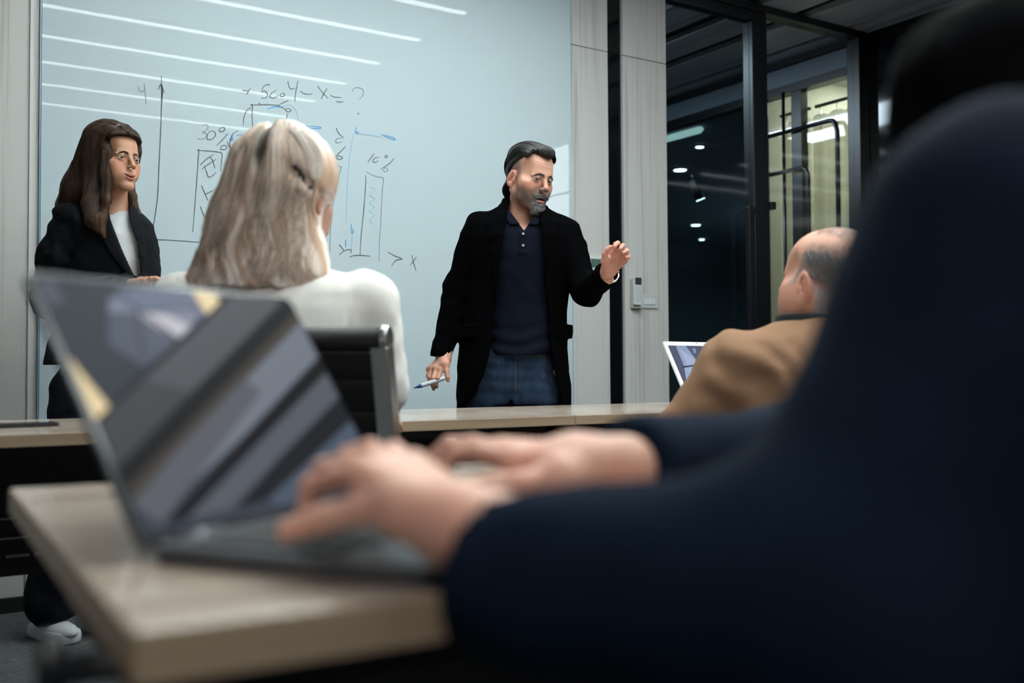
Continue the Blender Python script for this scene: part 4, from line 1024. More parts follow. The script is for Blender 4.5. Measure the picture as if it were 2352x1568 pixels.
# blazer
jz_ = [wz(835), wz(790), wz(740), wz(690), wz(640), wz(590), wz(545), wz(510), wz(490), wz(474), wz(460)]
jl = [98, 104, 122, 140, 140, 142, 142, 140, 158, 200, 225]; jr = [352, 350, 344, 345, 350, 350, 345, 335, 318, 300, 290]
jx = [(wX(a)+wX(b))/2 for a, b in zip(jl, jr)]; jw_ = [(wX(b)-wX(a))/2 for a, b in zip(jl, jr)]
jd = [.15, .14, .13, .125, .13, .135, .13, .12, .10, .075, .062]
ozw = [wz(700), wz(640), wz(560), wz(520), wz(487), wz(455)]; oLw = [wX(a) for a in (325, 318, 288, 272, 257, 250)]; oRw = [wX(a) for a in (338, 337, 326, 313, 301, 296)]
def wjacket(P):
    t = stackf(P, jz_, jx, [.055]*11, jw_, jd, 2.3)+fold(P, 15, .010)
    sh = np.maximum(t, -(t+.016)); xl = np.interp(P[:, 2], ozw, oLw); xr = np.interp(P[:, 2], ozw, oRw)
    op = np.maximum(np.maximum(np.maximum(xl-P[:, 0], P[:, 0]-xr), P[:, 1]-.05), wz(690)-P[:, 2])
    sh = smax(sh, -op, .003)
    la = np.interp(P[:, 2], [wz(660), wz(600), wz(520), wz(495), wz(470)], [0, .030, .062, .055, .03])
    ll = np.maximum(np.maximum(xl-la-P[:, 0], P[:, 0]-xl-.003), np.abs(t-.004)-.0048); lr = np.maximum(np.maximum(P[:, 0]-xr-la*.4, xr-.003-P[:, 0]), np.abs(t-.004)-.0048)
    lap = np.where((P[:, 2] > wz(660)) & (P[:, 1] < .05), np.minimum(ll, lr), .05); sh = np.minimum(sh, lap)
    q = P_(128, 590, -.02)
    a = smin(cap(P, sr, q, .064, .056), cap(P, q, er, .058, .050), .02); a = smin(a, cap(P, er, hr_w-[.03, 0, 0], .052, .036), .03)
    a = smin(a, ell(P, P_(118, 566, -.03), (.032, .04, .022)), .02)
    a = a+fold(P, 19, .020)
    bb = smin(cap(P, sl, el2, .056, .048), cap(P, el2, P_(330, 660, -.05), .046, .034), .03)
    e = (hr_w-er)/np.linalg.norm(hr_w-er); a = smax(a, ((P-(hr_w-.03*e).astype(f32))@e.astype(f32)), .003)
    return smin(smin(a, sh, .016), bb, .02)
M_blz = mat('black_suiting', (.0055, .0065, .009), .8, spec=.12, bump=(1200, .3))
sculpt('blazer', wjacket, (-.42, -.30, wz(840)), (.30, .34, wz(445)), .0046, M_blz, woman, marg=2.0)
tz = [wz(840), wz(760), wz(690), wz(600), wz(540), wz(505), wz(484)]
def tee(P):
    t = stackf(P, tz, [wX(a) for a in (232, 240, 252, 262, 264, 268, 272)], [.055]*7, [.125, .11, .098, .105, .098, .075, .056], [.13, .115, .108, .118, .112, .085, .058], 2.2)+fold(P, 16, .006)
    return smax(t, -(t+.012), .002)
sculpt('white_top', tee, (-.2, -.12, wz(845)), (.24, .24, wz(482)), .0055, mat('white_jersey', (.62, .64, .66), .85, spec=.2, bump=(900, .2)), woman, marg=2)
def wtrous(P):
    d = stackf(P, [wz(940), wz(880), wz(800), wz(740)], [wX(218), wX(218), wX(228), wX(234)], [.055]*4, [.150, .140, .125, .105], [.135, .130, .12, .10], 2.3)
    a = smin(cap(P, (wX(178), .02, wz(900)), (wX(165), .02, .48), .098, .085), cap(P, (wX(165), .02, .48), (wX(112), .06, .125), .085, .092), .03)
    b_ = smin(cap(P, (wX(250), .09, wz(900)), (wX(240), .10, .48), .092, .085), cap(P, (wX(240), .10, .48), (wX(225), .13, .12), .085, .095), .03)
    d = smin(d, np.minimum(a, b_), .02)+fold(P, 11, .018)
    return smax(d, np.maximum(P[:, 2]-wz(745), .055+.03*np.clip((P[:, 0]-wX(115))/.1, -1, 1)-P[:, 2]), .003)
sculpt('trousers', wtrous, (-.30, -.2, .02), (.24, .3, wz(735)), .009, mat('navy_trousers', (.008, .010, .016), .85, spec=.1), woman, marg=2)
# chunky white sneakers
M_shoe = mat('white_leather', (.55, .57, .60), .55, bump=(500, .15)); M_sole = mat('white_rubber', (.60, .62, .66), .6)
def sneaker(c, ang):
    R = rotm(ang); c = np.array(c)
    fn = lambda P: (lambda q: smax(smin(smin(ell(q, (0, -.050, .036), (.046, .100, .032)), ell(q, (0, .035, .066), (.038, .070, .050)), .045), cap(q, (0, .02, .08), (0, .06, .15), .036), .03), .028-q[:, 2], .004))((P-c.astype(f32))@R.astype(f32))
    up_ = sculpt('shoe', fn, c+[-.18, -.18, 0], c+[.18, .18, .19], .0042, M_shoe, woman)
    so = lambda P: (lambda q: smax(smax(smin(ecap(q, (0, -.09, .02), (0, .07, .02), .052, .045, .99, (0, 0, 1)), ecap(q, (0, 0, .02), (0, .07, .02), .046, .044, .99, (0, 0, 1)), .02), q[:, 2]-.042, .003), .001-q[:, 2], .003))((P-c.astype(f32))@R.astype(f32))
    sculpt('sole', so, c+[-.2, -.2, 0], c+[.2, .2, .06], .004, M_sole, up_)
    mb = MB()
    for k in range(5):
        y = .008-.019*k; z = .14; w_ = .020
        pts = [np.array([-w_, y+.006, z-.006]), np.array([0, y, z+.003]), np.array([w_, y+.006, z-.006])]
        pts = [np.array([q[0], q[1], q[2]])for q in pts]
        K = np.array([R@q+c for q in pts], f32)
        for _ in range(30): K[:, 2] -= np.clip(fn(K)-.0015, -.01, .02)
        mb.tube(K, .0030, 6)
    mb.build('laces', M_sole, up_, smooth=True)
a = P_(112, 1440, -.02); sneaker((a[0]-.022, a[1]+.075, 0), 50)
sneaker((wX(228), .13, 0), 60)
# hair: swept back from the forehead, long to the chest
HL = [P_(240, 325, .0), P_(225, 380, .02), P_(192, 430, .03), P_(166, 480, .045), P_(150, 520, .06)]
HN = [P_(258, 330, -.055), P_(250, 400, -.070), P_(244, 460, -.075), P_(236, 500, -.085), P_(240, 545, -.09)]
HB = [P_(238, 340, .02), P_(222, 430, -.02), P_(214, 470, -.05), P_(215, 505, -.08), P_(222, 528, -.09)]
HF = [P_(300, 400, .075), P_(302, 450, .05), P_(310, 490, .035), P_(322, 515, .02), P_(331, 545, .01)]
def whair(P):
    q = ((P-WH.astype(f32))@WR.astype(f32))/ws; x = np.abs(q[:, 0])
    d = (headf(q, wp)-.012-.010*np.clip(q[:, 2]/.1, 0, 1))
    yb = np.interp(q[:, 2], [-.10, -.04, .0, .045, .07, .09], [-.030, -.030, -.038, -.050, -.070, -.12])
    d = smax(d, yb-q[:, 1], .008); d = smax(d, -.09-q[:, 2], .02)*ws
    d = smin(d, chain(P, HL, [.070, .072, .066, .050, .026], .03), .03)
    d = smin(d, chain(P, HB, [.05, .045, .034, .026, .010], .02), .02)
    d = smin(d, chain(P, HN, [.016, .017, .015, .010, .004], .02), .03)
    face = np.maximum(np.maximum(q[:, 1]+.045+.02*np.clip(.05-q[:, 2], 0, .05)/.05, q[:, 2]-.080+8*np.clip(x-.02, 0, 1)*.02), -q[:, 2]-.105)
    d = smax(d, -face, .006)
    d = smin(d, chain(P, HF, [.012, .016, .018, .016, .005], .015), .01)
    g = P*np.array([75, 75, 9], f32)
    return d+(vnoise(g, 1.0))*.006
def wcol(v):
    n = np.clip(.5+vnoise(v*np.array([150, 150, 8], f32), 1.)*1.3, 0, 1)[:, None]; lowr = np.clip((wz(380)-v[:, 2])/.25, 0, 1)[:, None]
    dark = np.array([.020, .011, .008]); li = np.array([.060, .031, .019])+lowr*np.array([.075, .040, .020])
    return dark*(1-n)+li*n
wh_ = sculpt('hair', whair, (-.30, -.17, wz(575)), (.24, .22, wz(262)), .0030, mat('hair_brown', (.1, .1, .1), .65, spec=.2, attr=True), woman, col=wcol, marg=2)
def hair_on(guides, n, k, fn, spread, r0, c0, c1, parent, wav=.0, off=.0015, mt=M_hair):
    P = strands_between(guides, n, k, spread, wav); sh = P.shape
    K = surf_front(P.reshape(-1, 3), fn).reshape(sh); 
    dpt = np.minimum(P[..., 1], 9)
    K[..., 1] -= off*(.3+rng.random((n, 1)))
    ok = (np.abs(K[..., 1]-P[..., 1]) < .25).all(1) & (np.abs(fn(K.reshape(-1, 3)).reshape(n, k)) < .012).mean(1).__gt__(.7)
    K = K[ok]; n = len(K); u = rng.random((n, 1))**1.5
    strand_mesh('strands', K, np.linspace(r0, r0*.35, k), np.array(c0)*(1-u)+np.array(c1)*u, mt, parent, kind='stuff')
g = [[P_(a, b) for a, b in t] for t in (
 [(262, 291), (215, 305), (180, 350), (160, 420), (140, 470), (128, 515)], [(270, 291), (225, 315), (195, 370), (180, 430), (158, 470), (140, 500)],
 [(278, 292), (240, 320), (215, 380), (205, 430), (185, 468), (165, 480)], [(285, 293), (252, 325), (232, 390), (226, 440), (214, 480), (212, 510)],
 [(290, 295), (262, 330), (248, 390), (242, 440), (236, 490), (238, 535)], [(297, 297), (272, 320), (260, 352), (255, 400), (252, 450), (245, 500), (243, 545)])]
hair_on(g, 1500, 14, whair, [.004, .014, .016, .014, .010], .0009, (.022, .012, .008), (.12, .064, .036), wh_, .003)
g = [[P_(a, b) for a, b in t] for t in ([(296, 452), (303, 480), (314, 505), (328, 545)], [(302, 450), (310, 478), (320, 505), (333, 550)])]
hair_on([[P_(a, b) for a, b in t] for t in ([(262, 291), (285, 294), (303, 302), (314, 322)], [(282, 296), (298, 303), (308, 312), (312, 328)])], 220, 9, whair, [.003, .004, .003], .0009, (.022, .012, .008), (.09, .048, .027), wh_, .0)
hair_on(g, 90, 10, whair, [.004, .006, .006, .003], .0010, (.03, .015, .01), (.12, .065, .035), wh_, .002)

# ================================================================ seated blonde woman with her back to the camera
F = Frame(650, 1.95); P_ = F.P
BH = P_(664, 452, 0); BR = rotm(159, 4, 0)
bp = dict(w=.98, jaw=.88, brow=.6, nose=.9, skin=(.62, .36, .28), lips=1.1, ear=.9)
bfn, bcf = scaled_head(BH, BR, bp, .95)
def bz(py): return P_(650, py)[2]
def bX(px): return P_(px, 700)[0]
v, f = isosurface(lambda P: smin(bfn(P), cap(P, P_(668, 520, .0), P_(668, 640, -.02), .05, .056), .02), BH+[-.14, -.16, -.24], BH+[.14, .16, .13], .0036); parts = [(v, f, bcf(v))]
s1, e1 = P_(843, 695, .0), P_(872, 890, .03); s0, e0 = P_(425, 690, .0), P_(400, 905, .03)
w1 = P_(880, 965, .24); w0 = P_(520, 950, .25)
def under(P):
    d = stackf(P, [.44, .55, .75, .95, bz(690), bz(650)], [0, 0, 0, 0, 0, .01], [.02]*6, [.17, .16, .125, .14, .16, .07], [.12, .115, .095, .10, .09, .06])
    for s_, e_, w_ in ((s1, e1, w1), (s0, e0, w0)): d = smin(d, cap(P, s_, e_, .042, .035), .03); d = smin(d, cap(P, e_, w_, .032, .022), .02)
    for sx in (-.09, .09): d = smin(d, cap(P, (sx, .03, .52), (sx*1.2, .46, .52), .075, .055), .03); d = smin(d, cap(P, (sx*1.2, .46, .52), (sx*1.2, .44, .08), .052, .038), .03)
    return d
v, f = isosurface(under, (-.3, -.15, .04), (.32, .55, 1.2), .014); parts.append((v, f, np.tile(bp['skin'], (len(v), 1))))
for w_, sg in ((w1, -1), (w0, 1)):
    mcp = [w_+[sg*(.03-.018*i), .075-.003*i, -.012+.004*i*0] for i in range(4)]; fgs = [[m_+[0, .035, -.005], m_+[0, .055, -.012], m_+[0, .068, -.016]] for m_ in mcp]
    th_ = [w_+[sg*.022, .02, -.005], w_+[sg*.042, .045, -.012], w_+[sg*.05, .065, -.014], w_+[sg*.052, .08, -.016]]
    v, f = isosurface(lambda P: handf(P, w_, w_-[0, .06, 0], mcp, fgs, th_, fr=.0075, wr=.021, pr=.011), w_+[-.1, -.1, -.06], w_+[.1, .18, .05], .004); parts.append((v, f, skincol(bp['skin'])(v)))
blonde = body_object('person', F, parts, 'seated woman with wavy platinum blonde hair in white blazer, seen from behind')
bzs = [.46, .60, .75, bz(900), bz(830), bz(760), bz(710), bz(675), bz(650), bz(630), bz(612)]
bl_ = [470, 480, 490, 490, 470, 440, 415, 398, 410, 470, 590]; br_ = [830, 825, 822, 828, 842, 858, 868, 868, 850, 800, 735]
def bblazer(P):
    t = stackf(P, bzs, [(bX(a)+bX(b))/2 for a, b in zip(bl_, br_)], [.02]*9+[.015, .01], [(bX(b)-bX(a))/2 for a, b in zip(bl_, br_)], [.15, .14, .125, .12, .125, .13, .125, .115, .10, .08, .065], 2.3)+fold(P, 12, .010)
    a = smin(cap(P, s1, e1, .060, .052), cap(P, e1, w1-[0, .02, 0], .052, .034), .03)
    b_ = smin(cap(P, s0, e0, .060, .052), cap(P, e0, w0-[0, .02, 0], .052, .034), .03)
    a = np.minimum(a, b_)+fold(P, 16, .016)
    seam = .003*np.exp(-((P[:, 0]-bX(816)-.10*(P[:, 2]-bz(740)))/.0035)**2)*(P[:, 2] < bz(680))
    return smin(a, t+seam, .02)
M_cream = mat('cream_wool', (.86, .83, .79), .85, spec=.2, bump=(600, .3), noise=((30, 30, 30), .03, 2))
sculpt('blazer', bblazer, (-.36, -.22, .44), (.36, .36, bz(600)), .0075, M_cream, blonde, marg=2)
def bskirt(P):
    d = ell(P, (0, .05, .52), (.19, .17, .12))
    for sx in (-.09, .09): d = smin(d, smin(cap(P, (sx, .03, .53), (sx*1.2, .46, .53), .09, .068), cap(P, (sx*1.2, .46, .53), (sx*1.2, .45, .10), .066, .055), .03), .03)
    return d
sculpt('trousers', bskirt, (-.25, -.2, .05), (.25, .58, .68), .012, mat('cream_trousers', (.50, .49, .45), .85), blonde)
for sx in (-.108, .108):
    o = MB().prism([(-.04, 0), (.04, 0), (.04, .03), (.025, .07), (-.025, .07), (-.04, .03)], 1, .38, .60).build('shoe', M_shoe, blonde, .010, smooth=True); o.location = (sx, 0, 0)
# hair volume
hz_ = [bz(668), bz(640), bz(600), bz(550), bz(500), bz(450), bz(400), bz(360), bz(325), bz(303)]
hl_ = [440, 440, 455, 470, 482, 497, 522, 550, 590, 630]; hr_ = [745, 765, 762, 752, 748, 758, 764, 750, 722, 690]
def bvol(P):
    d = stackf(P, hz_, [(bX(a)+bX(b))/2 for a, b in zip(hl_, hr_)], [-.025, -.022, -.015, -.01, -.005, 0, 0, 0, 0, 0], [(bX(b)-bX(a))/2 for a, b in zip(hl_, hr_)], [.085, .090, .098, .105, .110, .112, .105, .092, .070, .045], 2.0)
    q = ((P-BH.astype(f32))@BR.astype(f32))/.95
    d = smin(d, (ell(q, (0, .020, .040), (.074, .093, .080))-.026)*.95, .02)
    cut = np.maximum(np.maximum(q[:, 1]+.058+.3*np.abs(np.clip(q[:, 2], -.1, 0)), q[:, 2]-.070), -(q[:, 2]+.13)); cut = np.maximum(cut, np.abs(q[:, 0])-.048); d = smax(d, -cut, .01)   # face left open
    # cheek and ear show at the right below the clip
    d = smax(d, -ell(P, P_(748, 500, -.03), (.016, .10, .036)), .012)
    return d
def bhair(P):
    g = P.copy(); g[:, 0] += .012*np.sin(P[:, 2]*48+P[:, 0]*30)*np.clip((bz(420)-P[:, 2])/.12, 0, 1)
    d = bvol(P); z = P[:, 2]
    n = vnoise(g*np.array([42, 42, 5.5], f32), 1.)+.5*vnoise(g*np.array([95, 95, 9], f32), 1.)
    part = .012*np.exp(-((P[:, 0]-bX(628)-.10*(z-bz(400)))/.010)**2)*np.clip((z-bz(430))/.03, 0, 1)
    tw = .016*np.exp(-(((P[:, 0]-bX(716))*.62+(z-bz(428))*.78)/.007)**2)*np.exp(-(((P[:, 0]-bX(716))*.78-(z-bz(428))*.62)/.026)**2)
    return d+n*.0095+part+tw
DARKP = lambda v: np.exp(-((v[:, 0]-bX(634)-.16*(v[:, 2]-bz(370)))/.016)**2)*np.clip((v[:, 2]-bz(425))/.04, 0, 1)*np.clip((bz(305)-v[:, 2])/.02, 0, 1)
def bcolr(v):
    g = v.copy(); g[:, 0] += .012*np.sin(v[:, 2]*48+v[:, 0]*30)*np.clip((bz(420)-v[:, 2])/.12, 0, 1)
    n = np.clip(.60+vnoise(g*np.array([48, 48, 5], f32), 1.)*2.3+vnoise(g*np.array([140, 140, 9], f32), 1.)*.5, 0, 1)[:, None]
    c = np.array([.60, .39, .27])*(1-n)+np.array([1.0, .90, .83])*n
    tip = np.clip((bz(520)-v[:, 2])/.12, 0, 1)[:, None]*np.clip((bX(560)-v[:, 0])/.1, 0, 1)[:, None]; c = c*(1-tip*.5)+np.array([.66, .60, .64])*tip*.5
    w_ = np.clip(DARKP(v)*1.4, 0, 1)[:, None]; return c*(1-w_)+np.array([.10, .075, .062])*w_
bh = sculpt('hair', bhair, (-.32, -.19, bz(680)), (.20, .18, bz(285)), .0036, mat('hair_blonde', (.6, .6, .6), .55, spec=.25, attr=True), blonde, col=bcolr, marg=2.2)
tops = [(600, 318), (615, 306), (635, 300), (655, 297), (672, 298), (690, 303), (705, 310)]
gd = []
for i in range(15):
    u = i/14; xt = 592+120*u; yt = 320-26*math.sin(PI*u); xm = 530+232*u; xl_ = 478+272*u; xb = 445+322*u
    gd.append([P_(xt, yt), P_((xt+xm)/2+6*(u-.5), 355), P_(xm, 420), P_((xm+xl_)/2, 480), P_(xl_, 550), P_((xl_+xb)/2, 605), P_(xb, 655-10*math.sin(PI*u)+rng.normal()*4)])
P = strands_between(gd, 300, 18, [.004, .014, .02, .02, .018, .016], .0)
ph = (P[:, :1, 0]*60+rng.normal(size=(len(P), 1))*.5); t = np.linspace(0, 1, 18)[None]
P[..., 0] += .012*np.clip(t-.3, 0, 1)*1.3*np.sin(t*16+ph*1.2)
K = surf_front(P.reshape(-1, 3), bhair, it=40).reshape(P.shape); K[..., 1] -= .0012+.004*rng.random((len(P), 1))
ok = (np.abs(np.diff(K[..., 1], axis=1)) < .035).all(1) & (K[..., 1] < .06).all(1); K = K[ok]
vc = K[:, 8]; n = rng.random((len(K), 1)); cc = (np.array([.60, .42, .30])*(1-n)+np.array([1.0, .90, .82])*n)[:, None, :]*np.ones((1, 18, 1))
w_ = np.clip(DARKP(K.reshape(-1, 3)).reshape(K.shape[:2])*1.4, 0, 1)[..., None]; cc = cc*(1-w_)+np.array([.10, .075, .062])*w_
strand_mesh('strands', K, np.linspace(.0012, .0005, 18), cc.reshape(-1, 3), mat('hair_blonde'), bh, kind='stuff')
# strands swept to the clip
gd = [[P_(585, 335), P_(620, 370), P_(655, 398), P_(695, 405)], [P_(560, 360), P_(600, 400), P_(645, 412), P_(695, 410)], [P_(700, 318), P_(735, 345), P_(752, 385), P_(748, 425)], [P_(680, 312), P_(715, 350), P_(730, 385), P_(738, 430)]]
for pair in (gd[2:],):
    P = strands_between(pair, 160, 12, [.004, .006, .004]); K = surf_front(P.reshape(-1, 3), bhair, it=40).reshape(P.shape); K[..., 1] -= .003+.009*rng.random((len(P), 1))*np.sin(np.linspace(0, PI, 12))[None]
    n = rng.random((len(K), 1)); strand_mesh('swept_strands', K, np.full(12, .0014), np.array([.50, .38, .29])*(1-n)+np.array([.97, .92, .86])*n, mat('hair_blonde'), bh, kind='stuff')
K = surf_front([P_(703, 405), P_(712, 420), P_(722, 437), P_(732, 452)], bhair); K[:, 1] -= .002
MB().tube(K, [.004, .009, .010, .005], 10).build('hair_clip', mat('clip_dark', (.03, .022, .02), .4), bh, smooth=True)
# ================================================================ chairs
M_leather = mat('black_leather', (.010, .010, .011), .42, spec=.4, bump=(400, .3))
def make_chair(loc, rz, label):
    r = empty('office_chair', loc, rz, label, 'chair', None)
    prof = [(-.300, .945), (-.285, .88), (-.262, .78), (-.240, .66), (-.222, .57), (-.195, .50), (-.15, .462), (-.06, .448), (.08, .446), (.20, .452), (.235, .446), (.25, .425)]
    B = bez([(0, y, z) for y, z in prof], 34)
    for s_ in (-1, 1):                         # chromed flat side rails
        mb = MB(); vs = []
        for q in B: 
            t = .028
            vs += [(s_*.226, q[1]-.0, q[2]-.0), (s_*.236, q[1], q[2])]
        T = np.gradient(B, axis=0); T /= np.linalg.norm(T, axis=1, keepdims=True); Nn = np.stack([0*T[:, 0], -T[:, 2], T[:, 1]], 1)
        vs = []
        for q, n_ in zip(B, Nn):
            for dx, dn in ((.209, -.017), (.239, -.017), (.239, .017), (.209, .017)): vs.append((s_*dx, q[1]+n_[1]*dn, q[2]+n_[2]*dn))
        fs = [(4*i+k, 4*i+(k+1) % 4, 4*i+4+(k+1) % 4, 4*i+4+k) for i in range(33) for k in range(4)]+[(0, 1, 2, 3), (135, 134, 133, 132)]
        mb.add(vs, fs); mb.build('side_rail', M_chrome, r, .002)
    mb = MB(); vs = []
    T = np.gradient(B, axis=0); T /= np.linalg.norm(T, axis=1, keepdims=True); Nn = np.stack([0*T[:, 0], -T[:, 2], T[:, 1]], 1)
    C2 = bez(B, 150); T = np.gradient(C2, axis=0); T /= np.linalg.norm(T, axis=1, keepdims=True); Nn = np.stack([0*T[:, 0], -T[:, 2], T[:, 1]], 1)
    def sling(i0, i1, name):
        vs = []; n_ = i1-i0
        for i in range(i0, i1):
            th = .008+.006*abs(math.sin(i*PI/9))**.6
            for dx, dn in ((-.208, -th), (.208, -th), (.208, th), (-.208, th)): vs.append((dx, C2[i, 1]+Nn[i, 1]*dn, C2[i, 2]+Nn[i, 2]*dn))
        fs = [(4*i+k, 4*i+(k+1) % 4, 4*i+4+(k+1) % 4, 4*i+4+k) for i in range(n_-1) for k in range(4)]+[(0, 1, 2, 3), (4*n_-1, 4*n_-2, 4*n_-3, 4*n_-4)]
        return MB().add(vs, fs).build(name, M_leather, r, smooth=False)
    sling(2, 80, 'backrest'); sling(80, 148, 'seat')
    ro = MB().tube([(-.226, -.300, .957), (.226, -.300, .957)], .0215, 24).build('roller', M_leather, r, smooth=True)
    for s_ in (-1, 1):
        MB().tube([(s_*.226, -.300, .957), (s_*.238, -.300, .957)], [.0230, .0220], 24).build('end_cap', M_chrome, ro, .002)
    for z, y in ((.665, -.262), (.615, -.252)):
        MB().tube([(-.225, y, z), (.225, y, z)], .009, 10).build('cross_bar', M_chrome, r, smooth=True)
    MB().box((-.225, -.02, .405), (.225, .04, .425)).tube([(0, .01, .06), (0, .01, .41)], .022, 14).build('post', M_chrome, r)
    for k in range(5):
        a = 2*PI*k/5+.3; c_, s__ = math.cos(a), math.sin(a)
        lg = MB().tube([(0, .01, .075), (c_*.30, .01+s__*.30, .060)], [.022, .013], 8).build('leg', M_chrome, r, smooth=True)
        MB().tube([(c_*.30-s__*.012, .01+s__*.30+c_*.012, .028), (c_*.30+s__*.012, .01+s__*.30-c_*.012, .028)], .028, 14).tube([(c_*.30, .01+s__*.30, .03), (c_*.30, .01+s__*.30, .062)], .006, 6).build('castor', M_black, lg)
    return r
Fb = Frame(650, 1.95); o = Fb.o+RH*.065+FH*.115
make_chair((o[0], o[1], 0), -YAW-math.radians(13), 'black leather office chair with chrome rails behind the blonde woman')

# ================================================================ seated older man in a tan jacket
F = Frame(1850, 2.35); P_ = F.P
OH = P_(1897, 648, 0); OR = rotm(-141, -9, 0)@rotm(0, 0, 0); os_ = 1.03
op_ = dict(w=1.08, jaw=1.30, brow=1.2, nose=1.1, skin=(.58, .285, .20), red=.9, ear=1.2, lips=.8)
def ohair(v, c):
    x = np.abs(v[:, 0]); y = v[:, 1]; z = v[:, 2]; n = .8+vnoise(v*np.array([1, 1, .35]), 260)*.9
    top = .080+.10*np.clip(y-.0, 0, .1)*.4
    m_ = 1/(1+np.exp((z-top)/.006)); m_ *= 1/(1+np.exp(-(y+.034-.30*(z-.0))/.006)); m_ *= 1/(1+np.exp((-.075-z)/.006)); m_ *= (~((x > .077*1.03) & (z < .03)))
    w_ = np.clip(m_*.85*n, 0, 1)[:, None]
    up_ = np.clip((z-.02)/.03, 0, 1)[:, None]
    c = c*(1-w_)+(np.array([.27, .26, .27])*(1-up_)+np.array([.14, .115, .105])*up_)*w_
    cr = (np.clip((z-.085)/.03, 0, 1)*np.clip((y+.0)/.06, 0, 1)*np.clip(.4+vnoise(v, 70), 0, 1)*.35)[:, None]
    return c*(1-cr)+np.array([.55, .42, .38])*cr
op_['hairpaint'] = ohair
ofn, ocf = scaled_head(OH, OR, op_, os_)
def oskin(P):
    d = ofn(P); q = ((P-OH.astype(f32))@OR.astype(f32))/os_; x = np.abs(q[:, 0]); Q = np.stack([x, q[:, 1], q[:, 2]], 1)
    d = smin(d, ell(Q, (.048, -.038, -.055), (.030, .036, .036))*os_, .02)
    d = smin(d, cap(P, P_(1880, 690, .0), P_(1880, 790, .02), .068, .082), .03)
    d = smin(d, ell(q, (0, .085, -.075), (.055, .030, .045))*os_, .03)
    return d
v, f = isosurface(oskin, OH+[-.18, -.18, -.26], OH+[.18, .18, .16], .0026); parts = [(v, f, ocf(v))]
def oz_(py): return P_(1850, py)[2]
def oX(px): return P_(px, 800)[0]
osr, oer, owr = P_(1690, 850, -.02), P_(1548, 1020, .0), P_(1640, 975, .42)
osl, oel, owl = P_(1990, 840, .10), P_(2020, 1010, .22), P_(1800, 960, .50)
def under(P):
    d = stackf(P, [.44, .55, .72, .9, 1.0], [0, 0, .0, .0, .02], [.0]*5, [.17, .17, .15, .16, .08], [.14, .14, .13, .12, .07])
    for a, b, c in ((osr, oer, owr), (osl, oel, owl)): d = smin(d, cap(P, a, b, .05, .042), .03); d = smin(d, cap(P, b, c, .038, .027), .02)
    for sx in (-.10, .10): d = smin(d, cap(P, (sx, .03, .53), (sx*1.3-.12, .44, .53), .08, .06), .03); d = smin(d, cap(P, (sx*1.3-.12, .44, .53), (sx*1.3-.12, .40, .08), .055, .04), .03)
    return d
v, f = isosurface(under, (-.45, -.2, .04), (.35, .62, 1.12), .014); parts.append((v, f, np.tile(op_['skin'], (len(v), 1))))
for w_, sg in ((owr, 1), (owl, -1)):
    dx = -.02
    mcp = [w_+[sg*(.032-.020*i)+dx*.8, .080-.003*i, -.008] for i in range(4)]; fgs = [[m_+[dx*.4, .038, -.006], m_+[dx*.6, .060, -.014], m_+[dx*.7, .074, -.02]] for m_ in mcp]
    th_ = [w_+[sg*.024, .02, -.004], w_+[sg*.046, .05, -.012], w_+[sg*.05, .075, -.014], w_+[sg*.048, .09, -.018]]
    v, f = isosurface(lambda P: handf(P, w_, w_-[0, .06, 0], mcp, fgs, th_), w_+[-.12, -.1, -.06], w_+[.12, .2, .05], .004); parts.append((v, f, skincol(op_['skin'])(v)))
old = body_object('person', F, parts, 'seated balding grey haired man in tan jacket seen from behind at the white laptop')
jzs = [.46, .60, .74, oz_(960), oz_(900), oz_(850), oz_(810), oz_(780), oz_(755), oz_(735), oz_(720)]
jls = [1640, 1640, 1640, 1645, 1645, 1640, 1650, 1685, 1745, 1795, 1822]; jrs = [2080, 2080, 2075, 2065, 2060, 2055, 2045, 2030, 2005, 1975, 1955]
def ojack(P):
    t = stackf(P, jzs, [(oX(a)+oX(b))/2 for a, b in zip(jls, jrs)], [.01]*11, [(oX(b)-oX(a))/2 for a, b in zip(jls, jrs)], [.19, .18, .17, .16, .155, .15, .14, .125, .11, .095, .08], 2.2)
    a = smin(cap(P, osr, oer, .088, .064), cap(P, oer, owr-[0, .02, 0], .062, .040), .04); b_ = smin(cap(P, osl, oel, .085, .062), cap(P, oel, owl-[0, .02, 0], .060, .040), .04)
    d = smin(np.minimum(a, b_), t, .035)
    return d+fold(P, 13, .012)+.0050*np.sin((P[:, 0]*.8+P[:, 2]*.6)*85+7*vnoise(P, 9))*np.exp(-((P[:, 0]-oX(1700))/.12)**2-((P[:, 2]-oz_(850))/.09)**2)
M_tan = mat('tan_cotton', (.27, .15, .09), .85, spec=.15, bump=(700, .3))
oj = sculpt('jacket', ojack, (-.55, -.30, .44), (.42, .62, oz_(712)), .008, M_tan, old, marg=2)
def ocoll(P):
    t = stackf(P, [oz_(762), oz_(742), oz_(722)], [oX(1880), oX(1878), oX(1872)], [.01, .01, .005], [.095, .092, .084], [.092, .088, .080], 2.1)
    tilt = P[:, 2]+.10*(P[:, 0]-oX(1870))
    return smax(smax(t, -(t+.008), .002), tilt-oz_(724), .003)
sculpt('collar', ocoll, (-.25, -.2, oz_(775)), (.25, .2, oz_(700)), .004, mat('dark_collar', (.012, .014, .018), .8), old, marg=2)
def otr(P):
    d = ell(P, (0, .05, .53), (.20, .18, .12))
    for sx in (-.10, .10): k = (sx*1.3-.12, .44, .53); d = smin(d, smin(cap(P, (sx, .03, .53), k, .095, .075), cap(P, k, (k[0], .40, .10), .07, .06), .03), .03)
    return d
sculpt('trousers', otr, (-.45, -.2, .05), (.3, .6, .70), .012, mat('charcoal_trousers', (.03, .03, .035), .85), old)
